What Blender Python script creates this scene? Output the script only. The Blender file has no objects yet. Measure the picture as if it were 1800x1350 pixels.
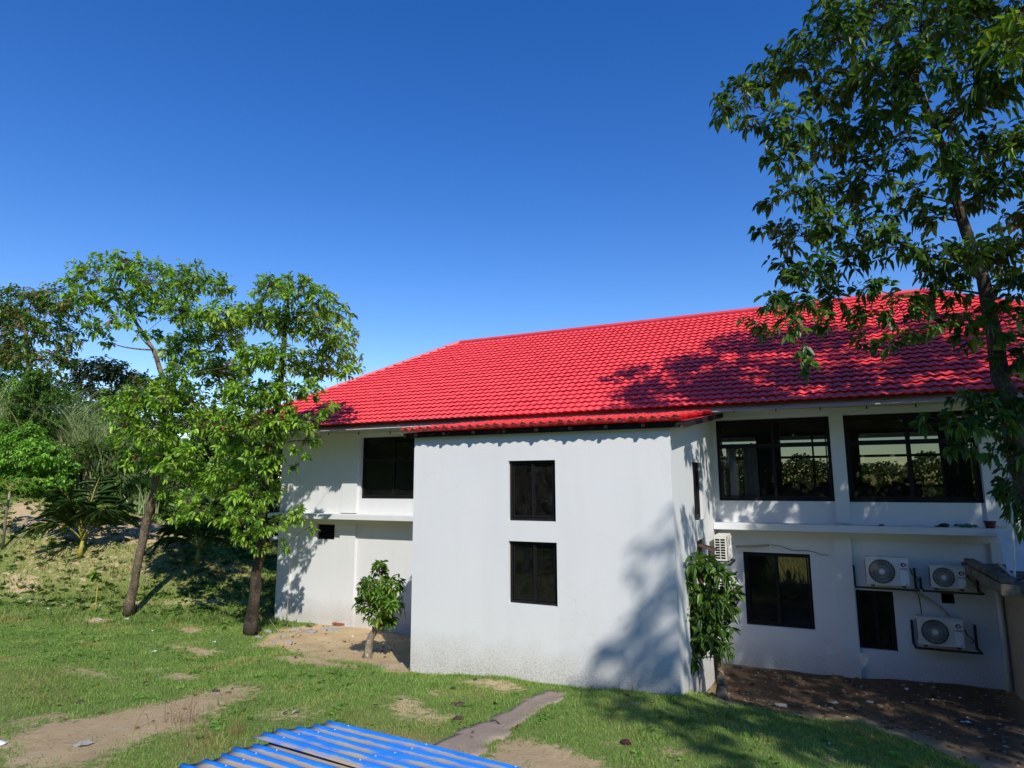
import bpy, bmesh, math, random
import numpy as np
from mathutils import Vector, Matrix, noise

SC = bpy.context.scene
COL = SC.collection
rng = np.random.default_rng(11)
random.seed(5)
Vn = lambda *a: np.array(a, float)

# ------------------------------------------------------------------ camera, sky, sun, exposure
EYE = Vn(0, 0, 4.1)
FPX = 1120.0
_p, _y, _r = [math.radians(a) for a in (8.807, 25.30, -0.245)]
FW = Vn(-math.sin(_y) * math.cos(_p), math.cos(_y) * math.cos(_p), math.sin(_p))
_R0 = Vn(math.cos(_y), math.sin(_y), 0)
_U0 = np.cross(_R0, FW)
RT = math.cos(_r) * _R0 + math.sin(_r) * _U0
UP = -math.sin(_r) * _R0 + math.cos(_r) * _U0
cam_d = bpy.data.cameras.new('camera')
cam_d.sensor_width = 36.0
cam_d.lens = FPX / 1800 * 36
cam_d.clip_start = 0.05
cam_d.clip_end = 2000
cam = bpy.data.objects.new('camera', cam_d)
COL.objects.link(cam)
M4 = Matrix.Identity(4)
for i in range(3):
    M4[i][0], M4[i][1], M4[i][2], M4[i][3] = RT[i], UP[i], -FW[i], EYE[i]
cam.matrix_world = M4
SC.camera = cam

SUN_TO = Vn(0.89, -1.0, 1.07)
SUN_TO = SUN_TO / np.linalg.norm(SUN_TO)
world = bpy.data.worlds.new('World')
SC.world = world
world.use_nodes = True
wn = world.node_tree
wn.nodes.clear()
w_out = wn.nodes.new('ShaderNodeOutputWorld')
w_bg = wn.nodes.new('ShaderNodeBackground')
w_sky = wn.nodes.new('ShaderNodeTexSky')
w_hs = wn.nodes.new('ShaderNodeHueSaturation')
w_sky.sky_type = 'NISHITA'
w_sky.sun_disc = False
w_sky.sun_elevation = math.asin(SUN_TO[2])
w_sky.sun_rotation = math.atan2(SUN_TO[0], SUN_TO[1])
w_sky.altitude = 0
w_sky.air_density = 1.06
w_sky.dust_density = 0.0
w_sky.ozone_density = 2.0
w_hs.inputs['Saturation'].default_value = 1.4
w_hs.inputs['Hue'].default_value = 0.517
w_bg.inputs['Strength'].default_value = 0.14
wn.links.new(w_sky.outputs[0], w_hs.inputs['Color'])
wn.links.new(w_hs.outputs[0], w_bg.inputs['Color'])
wn.links.new(w_bg.outputs[0], w_out.inputs['Surface'])

sun_d = bpy.data.lights.new('sun', 'SUN')
sun_d.energy = 4.0
sun_d.angle = math.radians(0.53)
sun_d.color = (1.0, 0.95, 0.87)
sun = bpy.data.objects.new('sun', sun_d)
COL.objects.link(sun)
sun.rotation_euler = Vector(-SUN_TO).to_track_quat('-Z', 'Y').to_euler()
sun.location = (10, -12, 20)

SC.view_settings.view_transform = 'Standard'
SC.view_settings.look = 'None'
SC.view_settings.exposure = 0.27
SC.view_settings.gamma = 1.0
SC.view_settings.use_curve_mapping = False
SC.cycles.max_bounces = 8
SC.cycles.transparent_max_bounces = 24


# ------------------------------------------------------------------ helpers
def ray(x, y):
    return FW + RT * (x - 900) / FPX - UP * (y - 675) / FPX


def at(x, y, depth):
    return EYE + ray(x, y) * depth


def on_y(x, y, Y):
    d = ray(x, y)
    return EYE + d * (Y / d[1])


def tag(o, label=None, cat=None, group=None, kind=None):
    if label: o['label'] = label
    if cat: o['category'] = cat
    if group: o['group'] = group
    if kind: o['kind'] = kind
    return o


ORG = {}


def empty(name, loc, label=None, cat=None, group=None, kind=None):
    o = bpy.data.objects.new(name, None)
    o.empty_display_size = 0.3
    COL.objects.link(o)
    o.location = loc
    ORG[o] = Vn(*loc)
    return tag(o, label, cat, group, kind)


def link_mesh(name, me, parent=None, mats=(), origin=None):
    o = bpy.data.objects.new(name, me)
    COL.objects.link(o)
    for m in mats:
        me.materials.append(m)
    if parent is not None:
        o.parent = parent
        ORG[o] = ORG[parent]
    else:
        ORG[o] = Vn(0, 0, 0) if origin is None else Vn(*origin)
        o.location = ORG[o]
    return o


class MB:
    """collects boxes, tubes and quads in world coordinates, then links them as one mesh object"""

    def __init__(self):
        self.v, self.f, self.mi, self.m = [], [], [], 0

    def add(self, vs, fs):
        b = len(self.v)
        self.v += [tuple(p) for p in vs]
        self.f += [tuple(b + i for i in f) for f in fs]
        self.mi += [self.m] * len(fs)
        return self

    def box(self, x0, x1, y0, y1, z0, z1, fn=None):
        vs = [(x, y, z) for x in (x0, x1) for y in (y0, y1) for z in (z0, z1)]
        if fn: vs = [fn(*p) for p in vs]
        return self.add(vs, [(0, 1, 3, 2), (4, 6, 7, 5), (0, 4, 5, 1), (2, 3, 7, 6), (0, 2, 6, 4), (1, 5, 7, 3)])

    def obox(self, c, ax, ay, az):
        c, ax, ay, az = [np.asarray(a, float) for a in (c, ax, ay, az)]
        vs = [c + i * ax + j * ay + k * az for i in (-.5, .5) for j in (-.5, .5) for k in (-.5, .5)]
        return self.add(vs, [(0, 1, 3, 2), (4, 6, 7, 5), (0, 4, 5, 1), (2, 3, 7, 6), (0, 2, 6, 4), (1, 5, 7, 3)])

    def tube(self, pts, rad, n=8, caps=True):
        pts = [np.asarray(p, float) for p in pts]
        if not hasattr(rad, '__len__'): rad = [rad] * len(pts)
        b = len(self.v)
        ref = None
        for i, p in enumerate(pts):
            d = pts[min(i + 1, len(pts) - 1)] - pts[max(i - 1, 0)]
            d = d / (np.linalg.norm(d) + 1e-9)
            if ref is None:
                ref = np.cross(d, Vn(0, 0, 1) if abs(d[2]) < .9 else Vn(1, 0, 0))
            s = ref - d * (ref @ d)
            s /= np.linalg.norm(s) + 1e-9
            ref = s
            t = np.cross(d, s)
            for k in range(n):
                a = 2 * math.pi * k / n
                self.v.append(tuple(p + rad[i] * (math.cos(a) * s + math.sin(a) * t)))
        for i in range(len(pts) - 1):
            for k in range(n):
                self.f.append((b + i * n + k, b + i * n + (k + 1) % n, b + (i + 1) * n + (k + 1) % n, b + (i + 1) * n + k))
                self.mi.append(self.m)
        if caps:
            self.f.append(tuple(b + k for k in range(n))[::-1])
            self.f.append(tuple(b + (len(pts) - 1) * n + k for k in range(n)))
            self.mi += [self.m] * 2
        return self

    def bar(self, a, b, w, h=None):
        a, b = np.asarray(a, float), np.asarray(b, float)
        d = b - a
        u = d / np.linalg.norm(d)
        s = np.cross(u, Vn(0, 0, 1) if abs(u[2]) < .95 else Vn(0, 1, 0))
        s /= np.linalg.norm(s)
        t = np.cross(s, u)
        return self.obox((a + b) / 2, d, s * w, t * (h or w))

    def ball(self, c, r, n=8, m=5, sq=(1, 1, 1), jit=0):
        vs, fs = [], []
        for j in range(m + 1):
            th = math.pi * j / m
            for k in range(n):
                a = 2 * math.pi * k / n
                q = 1 + jit * (random.random() - .5)
                vs.append((c[0] + r * sq[0] * q * math.sin(th) * math.cos(a), c[1] + r * sq[1] * q * math.sin(th) * math.sin(a), c[2] + r * sq[2] * q * math.cos(th)))
        for j in range(m):
            for k in range(n):
                fs.append((j * n + k, (j + 1) * n + k, (j + 1) * n + (k + 1) % n, j * n + (k + 1) % n))
        return self.add(vs, fs)

    def build(self, name, mats, parent=None, smooth=False, origin=None, bevel=0, weld=False):
        me = bpy.data.meshes.new(name)
        o_ = ORG[parent] if parent is not None else (Vn(0, 0, 0) if origin is None else Vn(*origin))
        me.from_pydata([(p[0] - o_[0], p[1] - o_[1], p[2] - o_[2]) for p in self.v], [], self.f)
        if not isinstance(mats, (list, tuple)): mats = [mats]
        for m in mats: me.materials.append(m)
        me.polygons.foreach_set('material_index', self.mi)
        if weld or bevel:
            bm = bmesh.new()
            bm.from_mesh(me)
            if weld: bmesh.ops.remove_doubles(bm, verts=bm.verts, dist=1e-4)
            if bevel:
                bmesh.ops.bevel(bm, geom=[e for e in bm.edges if e.is_manifold and e.calc_face_angle(0) > .6], offset=bevel, segments=2, profile=.7, affect='EDGES')
            bm.to_mesh(me)
            bm.free()
        if smooth:
            me.polygons.foreach_set('use_smooth', [True] * len(me.polygons))
        me.update()
        return link_mesh(name, me, parent, (), origin)


def mesh_np(name, verts, faces, mat, parent=None, attrs=None, smooth=False, origin=None):
    """fast mesh from arrays; faces an (n,k) array of one face size"""
    o_ = ORG[parent] if parent is not None else (Vn(0, 0, 0) if origin is None else Vn(*origin))
    verts = np.asarray(verts, np.float32) - o_.astype(np.float32)
    me = bpy.data.meshes.new(name)
    n, k = faces.shape
    me.vertices.add(len(verts))
    me.vertices.foreach_set('co', verts.ravel())
    me.loops.add(n * k)
    me.loops.foreach_set('vertex_index', faces.astype(np.int32).ravel())
    me.polygons.add(n)
    me.polygons.foreach_set('loop_start', np.arange(n, dtype=np.int32) * k)
    me.polygons.foreach_set('loop_total', np.full(n, k, np.int32))
    if smooth: me.polygons.foreach_set('use_smooth', np.ones(n, bool))
    for an, (typ, data) in (attrs or {}).items():
        a = me.attributes.new(an, typ, 'POINT')
        a.data.foreach_set('color' if typ == 'FLOAT_COLOR' else 'value', np.asarray(data, np.float32).ravel())
    me.update(calc_edges=True)
    for m in (mat if isinstance(mat, (list, tuple)) else [mat]): me.materials.append(m)
    return link_mesh(name, me, parent, (), origin)


# ------------------------------------------------------------------ materials
class NT:
    def __init__(self, name):
        self.m = bpy.data.materials.new(name)
        self.m.use_nodes = True
        self.t = self.m.node_tree
        self.t.nodes.clear()
        self.out = self.n('ShaderNodeOutputMaterial')

    def n(self, typ, **kw):
        nd = self.t.nodes.new(typ)
        for k, v in kw.items():
            if k.startswith('i_'):
                key = k[2:].replace('_', ' ')
                nd.inputs[int(key) if key.isdigit() else key].default_value = v
            else: setattr(nd, k, v)
        return nd

    def l(self, a, b):
        self.t.links.new(a, b)

    def noise(self, scale, detail=4, rough=.55, vec=None, dims=None):
        nd = self.n('ShaderNodeTexNoise')
        nd.inputs['Scale'].default_value = scale
        nd.inputs['Detail'].default_value = detail
        nd.inputs['Roughness'].default_value = rough
        if vec is not None: self.l(vec, nd.inputs['Vector'])
        return nd.outputs['Fac']

    def ramp(self, fac, stops):
        nd = self.n('ShaderNodeValToRGB')
        el = nd.color_ramp.elements
        while len(el) < len(stops): el.new(0.5)
        for e, (p, c) in zip(el, stops):
            e.position = p
            e.color = (*c, 1) if len(c) == 3 else c
        self.l(fac, nd.inputs['Fac'])
        return nd.outputs['Color']

    def mix(self, fac, a, b, mode='MIX'):
        nd = self.n('ShaderNodeMix', data_type='RGBA', blend_type=mode)
        for s, v in ((nd.inputs[0], fac), (nd.inputs[6], a), (nd.inputs[7], b)):
            if isinstance(v, (int, float)): s.default_value = v
            elif isinstance(v, tuple): s.default_value = (*v, 1)
            else: self.l(v, s)
        return nd.outputs[2]

    def math(self, op, a, b=None, clamp=False):
        nd = self.n('ShaderNodeMath', operation=op, use_clamp=clamp)
        for s, v in ((nd.inputs[0], a), (nd.inputs[1], b)):
            if v is None: continue
            if isinstance(v, (int, float)): s.default_value = v
            else: self.l(v, s)
        return nd.outputs[0]

    def mapr(self, v, a, b, c=0., d=1.):
        nd = self.n('ShaderNodeMapRange')
        nd.inputs[1].default_value, nd.inputs[2].default_value, nd.inputs[3].default_value, nd.inputs[4].default_value = a, b, c, d
        self.l(v, nd.inputs[0])
        return nd.outputs[0]

    def pos(self, scale=None):
        g = self.n('ShaderNodeNewGeometry').outputs['Position']
        if scale is None: return g
        mp = self.n('ShaderNodeMapping')
        mp.inputs['Scale'].default_value = scale
        self.l(g, mp.inputs['Vector'])
        return mp.outputs[0]

    def sep(self, v):
        nd = self.n('ShaderNodeSeparateXYZ')
        self.l(v, nd.inputs[0])
        return nd.outputs

    def attr(self, name):
        nd = self.n('ShaderNodeAttribute')
        nd.attribute_name = name
        return nd.outputs

    def bsdf(self, col, rough=.6, spec=.4, metal=0., bump=None, bump_d=.02, bump_s=.4):
        b = self.n('ShaderNodeBsdfPrincipled')
        for s, v in ((b.inputs['Base Color'], col), (b.inputs['Roughness'], rough), (b.inputs['Specular IOR Level'], spec), (b.inputs['Metallic'], metal)):
            if isinstance(v, (int, float)): s.default_value = v
            elif isinstance(v, tuple): s.default_value = (*v, 1)
            else: self.l(v, s)
        if bump is not None:
            bn = self.n('ShaderNodeBump')
            bn.inputs['Distance'].default_value = bump_d
            bn.inputs['Strength'].default_value = bump_s
            self.l(bump, bn.inputs['Height'])
            self.l(bn.outputs[0], b.inputs['Normal'])
        return b.outputs[0]

    def done(self, sh):
        self.l(sh, self.out.inputs['Surface'])
        return self.m


def simple(name, col, rough=.6, spec=.4, metal=0., var=.15, scale=6., bump=.0):
    t = NT(name)
    f = t.noise(scale, 5, .6, t.pos())
    lo = tuple(c * (1 - var) for c in col)
    hi = tuple(min(1, c * (1 + var)) for c in col)
    c = t.ramp(f, [(.3, lo), (.7, hi)])
    return t.done(t.bsdf(c, rough, spec, metal, t.noise(scale * 8, 4, .6, t.pos()) if bump else None, .01, bump))


MAT = {}


def mat_wall():
    t = NT('white_wall_paint')
    P = t.pos()
    big = t.noise(.45, 5, .6, P)
    streak = t.noise(1.0, 5, .65, t.pos((3.0, 3.0, .22)))
    c = t.ramp(big, [(.25, (.66, .672, .675)), (.75, (.71, .715, .71))])
    c = t.mix(t.mapr(streak, .5, .8, 0, .30), c, (.58, .575, .55))
    c = t.mix(t.mapr(t.noise(.9, 3, .5, t.pos((.8, .8, 1.1))), .60, .68, 0, .10), c, (.60, .61, .63))
    vor = t.n('ShaderNodeTexVoronoi', feature='DISTANCE_TO_EDGE')
    vor.inputs['Scale'].default_value = .55
    wob = t.n('ShaderNodeVectorMath', operation='ADD')
    t.l(P, wob.inputs[0])
    nz_ = t.n('ShaderNodeTexNoise')
    nz_.inputs['Scale'].default_value = 2.2
    nz_.inputs['Detail'].default_value = 6
    t.l(P, nz_.inputs['Vector'])
    t.l(nz_.outputs['Color'], wob.inputs[1])
    t.l(wob.outputs[0], vor.inputs['Vector'])
    crack = t.math('MULTIPLY', t.mapr(vor.outputs['Distance'], 0, .006, 1, 0), t.mapr(t.noise(.5, 3, .5, P), .52, .62, 0, 1), True)
    c = t.mix(t.math('MULTIPLY', crack, .2), c, (.36, .36, .35))
    c = t.mix(t.mapr(t.noise(13, 2, .5, P), .76, .80, 0, .35), c, (.40, .38, .34))
    z = t.sep(P)[2]
    # splashed soil near the foot of the wall, fine speckle thinning out upwards
    gy = t.sep(P)[1]
    base = t.mapr(gy, 11.2, 15.5, .7, .05)
    hgt = t.math('SUBTRACT', z, base)
    n2 = t.noise(2.2, 5, .7, P)
    sp = t.noise(38, 3, .7, P)
    amt = t.math('SUBTRACT', t.math('ADD', t.mapr(hgt, 0, .75, 1.0, 0.0), t.math('MULTIPLY', t.math('SUBTRACT', n2, .5), 1.1)), .18, True)
    spk = t.math('MULTIPLY', amt, t.mapr(sp, .42, .62, .18, 1.0), True)
    c = t.mix(t.math('MULTIPLY', spk, .85), c, (.33, .27, .18))
    return t.done(t.bsdf(c, .62, .3, 0, t.noise(55, 4, .6, P), .004, .35))


def mat_roof():
    t = NT('red_roof_coating')
    P = t.pos()
    c = t.ramp(t.noise(1.3, 5, .6, P), [(.3, (.88, .072, .078)), (.7, (.94, .088, .094))])
    c = t.mix(t.mapr(t.noise(7, 5, .7, P), .6, .8, 0, .3), c, (.56, .05, .065))
    return t.done(t.bsdf(c, t.mapr(t.noise(4, 3, .5, P), .3, .7, .28, .42), .6))


def mat_glass(name, tint, reflect=1.0):
    t = NT(name)
    tr = t.n('ShaderNodeBsdfTransparent')
    tr.inputs['Color'].default_value = (*tint, 1)
    gl = t.n('ShaderNodeBsdfGlossy')
    gl.inputs['Roughness'].default_value = .02
    gl.inputs['Color'].default_value = (.9, .95, 1, 1)
    bn = t.n('ShaderNodeBump')
    bn.inputs['Strength'].default_value = .05
    bn.inputs['Distance'].default_value = .02
    t.l(t.noise(1.6, 2, .5, t.pos()), bn.inputs['Height'])
    t.l(bn.outputs[0], gl.inputs['Normal'])
    fr = t.n('ShaderNodeFresnel')
    fr.inputs['IOR'].default_value = 1.45
    mx = t.n('ShaderNodeMixShader')
    t.l(t.math('MULTIPLY', fr.outputs[0], reflect), mx.inputs[0])
    t.l(tr.outputs[0], mx.inputs[1])
    t.l(gl.outputs[0], mx.inputs[2])
    ds = t.n('ShaderNodeBsdfDiffuse')
    ds.inputs['Color'].default_value = (.45, .43, .38, 1)
    m2 = t.n('ShaderNodeMixShader')
    t.l(t.mapr(t.noise(5, 5, .7, t.pos()), .35, .75, .004, .035), m2.inputs[0])
    t.l(mx.outputs[0], m2.inputs[1])
    t.l(ds.outputs[0], m2.inputs[2])
    return t.done(m2.outputs[0])


def mat_leaf(name, transl=.4, rough=.42, spec=.45):
    t = NT(name)
    a = t.attr('tint')[0]
    b = t.n('ShaderNodeBsdfPrincipled')
    t.l(a, b.inputs['Base Color'])
    b.inputs['Roughness'].default_value = rough
    b.inputs['Specular IOR Level'].default_value = spec
    tl = t.n('ShaderNodeBsdfTranslucent')
    t.l(t.mix(1.0, a, (1.5, 1.35, .5), 'MULTIPLY'), tl.inputs['Color'])
    mx = t.n('ShaderNodeMixShader')
    mx.inputs[0].default_value = transl
    t.l(b.outputs[0], mx.inputs[1])
    t.l(tl.outputs[0], mx.inputs[2])
    return t.done(mx.outputs[0])


def mat_bark(name, dark, light, scale=5.):
    t = NT(name)
    f = t.noise(scale, 6, .7, t.pos((1, 1, .35)))
    f2 = t.noise(scale * 4, 4, .7, t.pos())
    c = t.ramp(f, [(.3, dark), (.62, light)])
    c = t.mix(t.mapr(f2, .54, .66, 0, .8), c, tuple(min(1, x * 2.0) for x in light))
    c = t.mix(t.mapr(t.noise(1.6, 4, .7, t.pos()), .5, .68, 0, .6), c, tuple(x * .5 for x in dark))
    return t.done(t.bsdf(c, .9, .2, 0, f2, .03, .8))


def mat_ground():
    t = NT('ground_cover')
    P = t.pos()
    soil = t.attr('soil')[2]
    dark = t.attr('dark')[2]
    dry = t.attr('dry')[2]
    n1 = t.noise(1.2, 6, .65, P)
    n2 = t.noise(7, 6, .7, P)
    n3 = t.noise(45, 5, .7, P)
    nz = t.math('ADD', t.math('MULTIPLY', t.math('SUBTRACT', n2, .5), 1.9), t.math('MULTIPLY', t.math('SUBTRACT', n3, .5), .9))
    m = t.mapr(t.math('ADD', soil, nz), .40, .66)
    turf = t.ramp(n3, [(.3, (.075, .115, .025)), (.5, (.16, .235, .05)), (.7, (.27, .32, .10))])
    turf = t.mix(t.math('MULTIPLY', dry, .8), turf, (.30, .235, .10))
    sand = t.ramp(n1, [(.25, (.47, .34, .19)), (.55, (.60, .45, .26)), (.8, (.68, .55, .36))])
    sand = t.mix(t.mapr(n3, .52, .72, 0, .45), sand, (.36, .26, .16))
    sand = t.mix(t.mapr(t.noise(17, 4, .7, P), .62, .75, 0, .6), sand, (.72, .64, .50))
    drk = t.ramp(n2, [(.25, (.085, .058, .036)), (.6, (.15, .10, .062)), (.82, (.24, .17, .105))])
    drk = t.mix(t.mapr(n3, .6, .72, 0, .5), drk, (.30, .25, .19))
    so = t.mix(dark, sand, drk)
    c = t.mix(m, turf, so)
    h = t.math('ADD', t.math('MULTIPLY', n2, 1.0), t.math('MULTIPLY', n3, .5))
    return t.done(t.bsdf(c, .95, .15, 0, h, .05, .9))


def mat_sheet():
    t = NT('blue_sheet_metal')
    P = t.pos()
    pan = t.attr('pan')[2]
    n = t.noise(5, 5, .7, t.pos((.5, 3, 1)))
    n2 = t.noise(2.0, 4, .6, P)
    d = t.math('ADD', pan, t.math('ADD', t.math('MULTIPLY', t.math('SUBTRACT', n, .5), 1.2), t.math('MULTIPLY', t.math('SUBTRACT', n2, .5), 1.4)))
    d = t.mapr(d, .52, .92)
    blue = t.ramp(n, [(.3, (.012, .16, .60)), (.7, (.02, .23, .74))])
    dirt = t.ramp(t.noise(2.6, 5, .7, t.pos((.6, 2, 1))), [(.3, (.26, .25, .22)), (.46, (.40, .315, .17)), (.68, (.48, .35, .14))])
    c = t.mix(t.math('MULTIPLY', d, .85), blue, dirt)
    return t.done(t.bsdf(c, t.mapr(d, 0, 1, .38, .9), t.mapr(d, 0, 1, .5, .08)))


def mat_concrete(name, a, b, moss=None, scale=2.5):
    t = NT(name)
    P = t.pos()
    c = t.ramp(t.noise(scale, 6, .7, P), [(.3, a), (.7, b)])
    c = t.mix(t.mapr(t.noise(scale * 14, 4, .7, P), .55, .75, 0, .5), c, tuple(x * .55 for x in a))
    if moss:
        c = t.mix(t.mapr(t.noise(scale * 1.3, 5, .7, P), .45, .62, 0, .85), c, moss)
    return t.done(t.bsdf(c, .9, .2, 0, t.noise(scale * 16, 5, .7, P), .015, .6))


MAT['wall'] = mat_wall()
MAT['roof'] = mat_roof()
MAT['glass'] = mat_glass('tinted_window_glass', (.41, .42, .405))
MAT['frame'] = simple('dark_window_metal', (.010, .009, .010), .5, .25, 0, .2, 9)
MAT['bronze'] = simple('rusty_brown_metal', (.10, .055, .035), .6, .4, 0, .4, 9)
MAT['soffit'] = simple('pale_soffit', (.62, .62, .58), .7, .3, 0, .06, 2)
MAT['inner'] = simple('shade_grey_plaster', (.32, .31, .28), .8, .2, 0, .08, 2)  # grey tone stands in for the shade of unlit rooms and porch
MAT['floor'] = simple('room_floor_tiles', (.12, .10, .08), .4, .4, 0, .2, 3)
MAT['blackw'] = simple('black_timber', (.018, .014, .012), .8, .2, 0, .4, 8)
MAT['steel'] = simple('black_steel', (.012, .012, .014), .45, .5, 0, .3, 12)
MAT['ridge'] = simple('ridge_red', (.66, .055, .07), .4, .5, 0, .1, 3)
MAT['cream'] = simple('cream_conduit', (.66, .60, .45), .5, .4, 0, .08, 6)
MAT['pvc'] = simple('white_pvc', (.72, .72, .68), .4, .45, 0, .1, 6)
MAT['ac'] = simple('ivory_casing', (.64, .63, .565), .45, .45, 0, .13, 5)
MAT['acpanel'] = simple('pale_panel', (.72, .73, .72), .38, .5, 0, .04, 3)
MAT['fandark'] = simple('fan_blade_grey', (.05, .053, .055), .5, .4, 0, .2, 6)
MAT['hollow_shade'] = simple('black_hollow_shade', (.006, .006, .006), .9, .1, 0, .2, 6)  # black paint in place of the shade inside openings
MAT['logoblue'] = simple('logo_navy', (.012, .02, .10), .5, .4, 0, .05, 3)
MAT['logored'] = simple('logo_red', (.50, .03, .03), .5, .4, 0, .05, 3)
MAT['sticker'] = simple('sticker_white', (.74, .78, .85), .5, .4, 0, .04, 3)
MAT['hose'] = simple('beige_hose', (.36, .34, .27), .7, .3, 0, .2, 10)
MAT['cable'] = simple('black_cable', (.012, .012, .012), .6, .4, 0, .2, 10)
MAT['curtain'] = simple('sheer_curtain', (.55, .56, .55), .9, .1, 0, .08, 4)
MAT['wood'] = simple('raw_timber', (.38, .26, .13), .75, .25, 0, .25, 7)
MAT['darkwood'] = simple('dark_furniture', (.03, .02, .015), .5, .4, 0, .3, 7)
MAT['straw'] = mat_leaf('dry_straw', .25, .7, .2)
MAT['leaf'] = mat_leaf('tree_leaf')
MAT['leaf_matte'] = mat_leaf('bush_leaf', .4, .6, .3)
MAT['grass'] = mat_leaf('grass_blade', .35, .6, .3)
MAT['bark'] = mat_bark('grey_brown_bark', (.06, .045, .032), (.26, .20, .14))
MAT['bark_dark'] = mat_bark('dark_bark', (.022, .017, .014), (.10, .076, .056))
MAT['bark_pale'] = mat_bark('pale_bark', (.12, .10, .07), (.34, .29, .21))
MAT['ground'] = mat_ground()
MAT['sheet'] = mat_sheet()
MAT['path'] = mat_concrete('old_concrete', (.24, .185, .145), (.36, .285, .225))
MAT['slab'] = mat_concrete('mossy_concrete', (.14, .125, .10), (.23, .21, .17), (.045, .05, .035))
MAT['beige'] = mat_concrete('rough_render', (.30, .27, .21), (.42, .38, .31), None, 1.6)
MAT['rubble'] = mat_concrete('rubble_grey', (.28, .27, .25), (.45, .43, .40), None, 4)
MAT['clod'] = simple('dark_earth', (.12, .085, .052), .95, .1, 0, .35, 9)
MAT['paper'] = simple('white_litter', (.74, .76, .78), .7, .3, 0, .08, 20)
MAT['green_bag'] = simple('green_plastic', (.03, .16, .11), .4, .5, 0, .3, 20)
MAT['pot'] = simple('maroon_pot', (.06, .018, .02), .5, .4, 0, .4, 18)
MAT['bamboo'] = simple('yellow_bamboo', (.50, .36, .08), .55, .4, 0, .2, 16)
MAT['petiole'] = simple('yellow_petiole', (.34, .30, .05), .5, .4, 0, .3, 10)
MAT['lit_yellow'] = simple('lit_yellow_blind', (.50, .42, .13), .8, .2, 0, .1, 4)  # yellow light falling on the blinds is put into their colour
MAT['plastic_sheet'] = simple('translucent_panel', (.55, .60, .64), .5, .4, 0, .12, 5)

# ------------------------------------------------------------------ terrain
CP = []


def cp(x, y, z): CP.append((x, y, z))


for p in [(-15.9, 16, -.19), (-12, 16, -.17), (-8, 16, -.1), (-2, 16, -.02), (.5, 16, .03), (3.2, 16, .08), (-12, 20, -.25), (0, 20, -.25), (-16, 24.4, -.2), (6, 24.4, -.3), (0, 30, -.3), (-14, 32, -.1),
          (-10, 12.9, .1), (-8, 13.5, .05), (-12, 14.4, -.1), (-7.6, 10.9, .53), (-9, 10.5, .5), (-7.6, 12.4, .2), (-5, 10.9, .62), (-3.4, 10.8, .68), (-2.2, 10.9, .74), (-1.6, 11.2, .66),
          (-1.7, 13.1, .1), (.3, 12.9, .1), (1.7, 12, .1), (3, 13.2, .08), (3.2, 10.8, .14), (0, 10.6, .52), (0, 9, .8), (2, 9, .55), (-5, 8.5, .82), (-5, 6.5, .95), (-3, 7, .95), (0, 6, 1.0),
          (-9, 9, .55), (-12, 9, .4), (-12, 12, .1), (-14.3, 13.4, 0), (-17, 13.5, -.05), (-11, 6, .7), (-16, 9, .35), (-20.6, 14.2, 0), (-18, 17, -.1), (-22, 9, .3), (-8, 6.2, .85),
          (0, 0, 1), (-10, 0, .95), (10, 0, 1), (-25, 0, .8), (0, -8, 1), (-30, 5, .8), (-30, -8, 1), (10, 10, .3), (20, 10, .2), (20, -8, 1), (20, 30, -.3), (20, 70, -.3), (0, 70, -.3), (-20, 70, 0), (-60, 70, 4), (-70, 40, 7), (-70, -8, 3)]:
    cp(*p)
for px, py, d in [(0, 1050, 21.0), (100, 1045, 21.3), (200, 1040, 21.8), (300, 1032, 22.4), (400, 1035, 22.6), (475, 1040, 22.5),
                  (140, 978, 23.2), (5, 965, 23.0), (345, 990, 24.0), (250, 950, 24.6), (430, 988, 25.3), (70, 940, 24.0),
                  (0, 893, 25.5), (100, 903, 25.6), (200, 907, 26.0), (290, 926, 26.6), (380, 944, 27), (470, 958, 29),
                  (0, 845, 29.5), (0, 770, 36), (200, 855, 32), (300, 885, 33), (420, 935, 35), (480, 948, 37), (150, 830, 38)]:
    cp(*at(px, py, d))
CPA = np.array(CP)


def tps_fit(P):
    n = len(P)
    d = np.linalg.norm(P[:, None, :2] - P[None, :, :2], axis=2)
    K = d ** 2 * np.log(d + 1e-9) + np.eye(n) * .6
    A = np.zeros((n + 3, n + 3))
    A[:n, :n] = K
    A[:n, n] = 1
    A[:n, n + 1:] = P[:, :2]
    A[n, :n] = 1
    A[n + 1:, :n] = P[:, :2].T
    b = np.zeros(n + 3)
    b[:n] = P[:, 2]
    return np.linalg.solve(A, b)


TPS = tps_fit(CPA)


def bumpy(X, Y):
    return (.035 * np.sin(1.7 * X + .6 * Y + 1.) * np.sin(1.3 * Y - .5 * X) + .02 * np.sin(4.1 * X + 2.2 * Y) * np.sin(3.7 * Y - 1.9 * X + 2))


def gz(X, Y):
    X, Y = np.atleast_1d(np.asarray(X, float)), np.atleast_1d(np.asarray(Y, float))
    sh = X.shape
    X, Y = X.ravel(), Y.ravel()
    out = np.zeros(len(X))
    n = len(CPA)
    for s in range(0, len(X), 20000):
        x, y = X[s:s + 20000], Y[s:s + 20000]
        d = np.sqrt((x[:, None] - CPA[None, :, 0]) ** 2 + (y[:, None] - CPA[None, :, 1]) ** 2)
        out[s:s + 20000] = (d ** 2 * np.log(d + 1e-9)) @ TPS[:n] + TPS[n] + TPS[n + 1] * x + TPS[n + 2] * y
    w = np.clip((12.5 - np.maximum(np.maximum(-72 - X, X - 22), np.maximum(-10 - Y, Y - 72))) / 12.5, 0, 1)
    return (np.clip(out, -1.5, 12) * w + bumpy(X, Y)).reshape(sh)


def gz1(x, y): return float(gz([x], [y])[0])


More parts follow.
